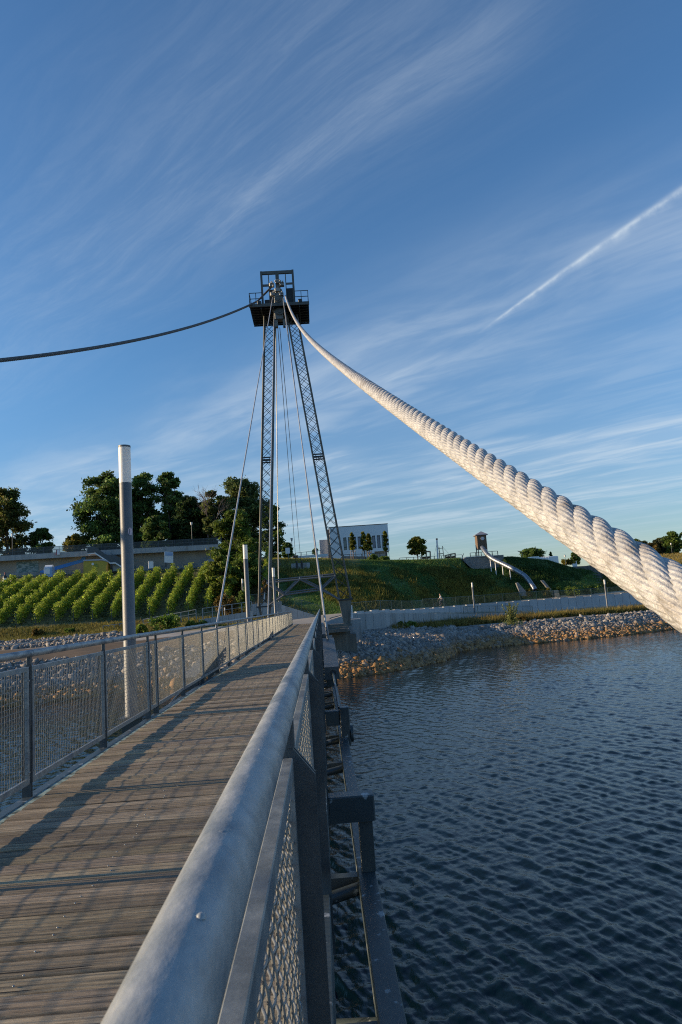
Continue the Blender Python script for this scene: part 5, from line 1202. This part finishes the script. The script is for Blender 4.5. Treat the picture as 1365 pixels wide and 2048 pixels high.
o = thing('white_sign', 'small white sign cabinet beside the far path left of the rope', 'sign', tuple(at(1151, 1131, 150))); b = B(); a_, c_ = at(1147.5, 1136, 150), at(1155, 1127, 150); b.bev(a_[0], c_[0], 150, 150.4, a_[2], c_[2], .03); b.build('panel', white, o); B().beam(at(1153.5, 1128, 150.2), at(1153.2, 1122, 150.2), .12, .12).build('post', white, o)
o = thing('terrace_steps', 'broad dark stepped bank of seating behind the thick rope', 'steps', tuple(at(1180, 1160, 112))); b = B()
for k in range(7): facade(b, [(1150 + 6 * k, 1133 + 5.4 * k), (1215 + 6 * k, 1130 + 5.4 * k), (1215 + 6 * k, 1142 + 5.4 * k), (1150 + 6 * k, 1142 + 5.4 * k)], 122 - 2.4 * k, 2.39)
b.build('steps', concdark, o)
for (px, Y, top, hw, cols, lab) in ((1148, 100.5, 1170, 24, ((.06, .10, .018), (.13, .17, .03)), 'bright green bush on the slope right of the sandstone steps'), (1185, 101.5, 1168, 22, ((.06, .10, .018), (.12, .16, .03)), 'second bright green bush right of the sandstone steps'), (1115, 101.8, 1164, 9, G_MID, 'small green bush above the sandstone steps'),
        (1058, 100.8, 1172, 8, G_YEL, 'yellow-green bush left of the slide exit'), (1094, 100.8, 1170, 10, G_YEL, 'yellow-green bush right of the slide exit'), (1126, 83.5, 1229, 6.5, G_YEL, 'small yellow plant at the top of the stones right of the willow'), (810, 73.5, 1243, 24, G_MID, 'dark green weeds growing at the foot of the panel wall'), (1040, 80.5, 1234, 18, G_AUT, 'brown dry shrub right of the willow'), (960, 83, 1238, 20, G_AUT, 'reddish dry weeds at the foot of the low wall')):
    bush(lab, px, Y, top, hw, cols, n=1500, leaf=.11)
# willow with upright rods
q = np.random.default_rng(31); p = onground(1019, 77.5); o = thing('willow_shrub', 'upright willow shrub with silvery rods growing from the stones', 'shrub', tuple(p)); st = B(); C = []
for k in range(34):
    a = q.uniform(0, 6.283); L = q.uniform(.9, 2.9); tilt = q.uniform(.05, .42); e = p + np.array([math.cos(a) * tilt * L, math.sin(a) * tilt * L * .7, L * .95]); st.tube([p + (q.normal() * .15, q.normal() * .1, -.1), (p + e) / 2 + (0, 0, .08), e], [.016, .012, .005], 4, False)
    m = int(26 * L); t = np.linspace(.25, 1, m); C.append(p + (e - p) * t[:, None] + q.normal(size=(m, 3)) * .05)
d = q.normal(size=(700, 3)) * np.array([.55, .45, .35]); C.append(p + np.abs(d) * np.sign(d * np.array([1, 1, 0]) + np.array([0, 0, 1])) + (0, 0, .1)); C = np.concatenate(C)
V, Fq, c = leafsoup(C, .075, q, two(q, len(C), (.09, .12, .03), (.24, .26, .10), .25)); npmesh('foliage', V, Fq, leafm, o, False, c); st.build('stem', bark, o)

# ------------------------------------------------------------ cyclist on the upper path
def cyclist():
    Y = 89.5; u = uof(881); base = np.array([u * Y, Y, gz(u * Y, Y) + .02]); fx = -1   # rides to the left
    bk_ = thing('bicycle', 'dark city bicycle ridden along the railed path on the right bank', 'bicycle', tuple(base))
    def P(x, z, y=0.): return base + np.array([fx * x, y, z])
    for x in (-.53, .53):
        w = B(); w.tube([P(x + .33 * math.cos(g), .34 + .33 * math.sin(g)) for g in np.linspace(0, 2 * math.pi, 25)], .022, 6, False); wo = w.build('wheel', tyre, bk_)
        s = B()
        for g in np.linspace(0, math.pi, 7)[:-1]: s.tube([P(x + .32 * math.cos(g), .34 + .32 * math.sin(g)), P(x - .32 * math.cos(g), .34 - .32 * math.sin(g))], .004, 4, False)
        s.build('rim', galv, wo)
    f = B()
    for a, c in (((-.53, .34), (-.08, .30)), ((-.08, .30), (-.22, .85)), ((-.22, .78), (.34, .82)), ((-.08, .30), (.37, .72)), ((-.53, .34), (-.20, .74)), ((.53, .34), (.33, .98))): f.tube([P(*a), P(*c)], .022, 6)
    f.build('frame', darkmetal, bk_)
    h = B(); h.tube([P(.33, .98), P(.30, 1.06)], .018, 6); h.tube([P(.22, 1.08, -.27), P(.30, 1.06, -.1), P(.30, 1.06, .1), P(.22, 1.08, .27)], .016, 6); h.build('handlebar', darkmetal, bk_)
    B().bev(P(-.10, 0)[0], P(-.36, 0)[0], Y - .08, Y + .08, base[2] + .86, base[2] + .92, .02).build('saddle', tyre, bk_)
    c = B(); c.tube([P(-.08, .30, -.09), P(-.08, .30, .09)], .02, 6); c.tube([P(-.08, .30, -.09), P(.06, .20, -.09)], .012, 5); c.tube([P(-.08, .30, .09), P(-.22, .40, .09)], .012, 5); c.build('crank', galv, bk_)
    per = thing('person', 'cyclist in a light grey shirt and dark trousers riding towards the pylon', 'person', tuple(base))
    J = {'pel': (P(-.22, .98), .13), 'sp': (P(-.16, 1.18), .125), 'ch': (P(-.09, 1.36), .15), 'nk': (P(-.04, 1.51), .06), 'hd': (P(0, 1.61), .085), 'tp': (P(.01, 1.72), .075),
         'sl': (P(-.06, 1.43, -.18), .065), 'el': (P(.06, 1.20, -.24), .045), 'wl': (P(.21, 1.11, -.26), .032), 'sr': (P(-.06, 1.43, .18), .065), 'er': (P(.06, 1.20, .24), .045), 'wr': (P(.21, 1.11, .26), .032),
         'hl': (P(-.20, .94, -.10), .095), 'kl': (P(.16, .72, -.11), .062), 'al': (P(.05, .28, -.11), .045), 'tl': (P(.18, .23, -.11), .035), 'hr': (P(-.20, .94, .10), .095), 'kr': (P(.10, .80, .11), .062), 'ar': (P(-.22, .48, .11), .045), 'tr': (P(-.09, .43, .11), .035)}
    E_ = [('pel', 'sp'), ('sp', 'ch'), ('ch', 'nk'), ('nk', 'hd'), ('hd', 'tp'), ('ch', 'sl'), ('sl', 'el'), ('el', 'wl'), ('ch', 'sr'), ('sr', 'er'), ('er', 'wr'), ('pel', 'hl'), ('hl', 'kl'), ('kl', 'al'), ('al', 'tl'), ('pel', 'hr'), ('hr', 'kr'), ('kr', 'ar'), ('ar', 'tr')]
    nm = list(J); pos = [J[n][0] for n in nm]; rad = [J[n][1] for n in nm]; ed = [(nm.index(a), nm.index(b)) for a, b in E_]
    for s, sy in (('wl', -1), ('wr', 1)):                     # fingers and thumb closing on the grip
        w = nm.index(s); b0 = pos[w]
        for k in range(4):
            i = len(pos); yy = (k - 1.5) * .02; pos += [b0 + np.array([fx * .05, yy, -.005]), b0 + np.array([fx * .085, yy, -.03]), b0 + np.array([fx * .07, yy, -.06])]; rad += [.012, .010, .009]; ed += [(w, i), (i, i + 1), (i + 1, i + 2)]
        i = len(pos); pos += [b0 + np.array([fx * .03, -sy * .04, -.02]), b0 + np.array([fx * .06, -sy * .045, -.04])]; rad += [.013, .010]; ed += [(w, i), (i, i + 1)]
    me = bpy.data.meshes.new('body'); me.from_pydata([tuple(p - base) for p in pos], ed, []); ob = link('body', me, skin, per); md = ob.modifiers.new('skin', 'SKIN')
    for i, sv in enumerate(me.skin_vertices[0].data): sv.radius = (rad[i], rad[i]); sv.use_root = i == 0
    md.use_smooth_shade = True; ob.modifiers.new('sub', 'SUBSURF').levels = 1; ob.modifiers['sub'].render_levels = 1
    def part(name, names, grow, m):
        me = bpy.data.meshes.new(name); e = [(names.index(a), names.index(b)) for a, b in E_ if a in names and b in names]; me.from_pydata([tuple(J[n][0] - base) for n in names], e, []); o2 = link(name, me, m, per); o2.modifiers.new('skin', 'SKIN')
        for i, sv in enumerate(me.skin_vertices[0].data): r = J[names[i]][1] + grow; sv.radius = (r, r); sv.use_root = i == 0
        o2.modifiers.new('sub', 'SUBSURF').levels = 1; o2.modifiers['sub'].render_levels = 1
    part('shirt', ['pel', 'sp', 'ch', 'sl', 'el', 'sr', 'er'], .018, cloth); part('trousers', ['pel', 'hl', 'kl', 'al', 'hr', 'kr', 'ar'], .016, trousers)
    hp = B(); hc = J['tp'][0] + np.array([.02, 0, -.03])
    hp.lathe(hc - (0, 0, .0), [(.09, 0), (.092, .04), (.075, .08), (.03, .105), (.002, .11)], 14); hp.build('hair', hairm, per)
    fc = B(); hd = J['hd'][0]
    fc.add([hd + (fx * .085, -.012, .0), hd + (fx * .085, .012, .0), hd + (fx * .08, 0, .045), hd + (fx * .112, 0, .005)], [(0, 1, 3), (1, 2, 3), (2, 0, 3), (0, 2, 1)]); fc.build('nose', skin, per)
cyclist()

# ------------------------------------------------------------ grass
def tufts(name, pxs, k0, k1, n, h, cols, q, t=(0, 1), w=.05, mask=None, blades=3, colf=None):
    px = q.uniform(*pxs, n); u = np.interp(px, TP, TU); K = keys(u); tt = q.uniform(*t, n); y = K[:, k0, 0] * (1 - tt) + K[:, k1, 0] * tt; z = K[:, k0, 1] * (1 - tt) + K[:, k1, 1] * tt
    if k1 - k0 > 1:
        y = K[:, k0, 0] * (1 - tt) + K[:, k1, 0] * tt; z = np.array([np.interp(y[i], K[i, :, 0], K[i, :, 1]) for i in range(n)])
    x = u * y
    patch = (wig(x * .8 + 3, y * .8) * .5 + wig(x * 2.3, y * 2.1 + 4) * .3 + .5).clip(0, 1)
    if mask is not None:
        keep = mask(px, tt, patch, q); x, y, z, px, tt, patch = [a[keep] for a in (x, y, z, px, tt, patch)]
    n = len(x); Vs = []; Cs = []
    col = cmix(np.repeat([cols[0]], n, 0), np.repeat([cols[1]], n, 0), (patch * .7 + q.random(n) * .3)) * np.exp(q.normal(size=(n, 1)) * .22)
    if colf is not None: col = colf(px, tt, patch, q, col)
    for k in range(blades):
        a = q.random(n) * 6.283; hh = h * np.exp(q.normal(size=n) * .3); ox = q.normal(size=n) * .12; oy = q.normal(size=n) * .12; ww = w * (.7 + .6 * q.random(n)); lx = q.normal(size=n) * .35 * hh; ly = q.normal(size=n) * .35 * hh
        b0 = np.stack([x + ox, y + oy, z - .03], 1); dv = np.stack([np.cos(a) * ww, np.sin(a) * ww, 0 * a], 1)
        Vs.append(np.stack([b0 - dv, b0 + dv, b0 + np.stack([lx, ly, hh], 1)], 1)); Cs.append(np.repeat(col[:, None], 3, 1))
    V = np.concatenate(Vs).reshape(-1, 3); C = np.concatenate(Cs).reshape(-1, 3)
    tag(npmesh(name, V, np.arange(len(V)).reshape(-1, 3), grassm, None, False, C), kind='stuff')
q = np.random.default_rng(77)
def hillcol(px, t, patch, q, col):
    dry = ((px < 725) & (t > .55)) | (q.random(len(px)) < .05); c2 = two(q, len(px), (.30, .26, .07), (.20, .22, .055), .2); col = np.where(dry[:, None], c2, col)
    low = (t < .45) & (px > 820) & (px < 1090); c3 = two(q, len(px), (.14, .145, .03), (.26, .21, .045), .25); col = np.where((low & (patch + q.random(len(px)) * .4 > .55))[:, None], c3, col)
    gr = (px > 1010) & (t > .3); c4 = two(q, len(px), (.035, .075, .018), (.06, .11, .03), .2); return np.where(gr[:, None], c4, col)
tufts('grass', (548, 1235), 6, 9, 110000, .17, ((.068, .155, .042), (.155, .23, .062)), q, w=.04, colf=hillcol, mask=lambda px, t, p, q: q.random(len(px)) < np.where((px < 725) & (t > .55), .55, 1))
tufts('undergrowth', (560, 1120), 6, 8, 24000, .42, ((.05, .09, .02), (.17, .155, .035)), q, t=(0, .8), w=.055, colf=hillcol, mask=lambda px, t, p, q: p + q.random(len(px)) * .3 > .62)
tufts('grass', (-60, 560), 4, 6, 11000, .25, ((.27, .22, .07), (.15, .16, .04)), q, w=.05)
tufts('grass', (-60, 445), 6, 8, 9000, .16, ((.09, .09, .025), (.06, .08, .02)), q, w=.05)
tufts('grass', (440, 545), 6, 8, 6000, .25, ((.13, .10, .035), (.07, .08, .02)), q, w=.05)
tufts('dry_grass', (780, 1300), 1, 2, 12000, .48, ((.26, .19, .065), (.15, .15, .04)), q, t=(.62, .98), w=.05, mask=lambda px, t, p, q: (px > 860) | (t > .8))
tufts('grass', (1235, 1450), 8, 9, 5000, .3, ((.30, .22, .07), (.20, .17, .05)), q, w=.08)
tufts('undergrowth', (1210, 1450), 6, 8, 7000, .7, ((.05, .08, .03), (.16, .13, .035)), q, w=.12)
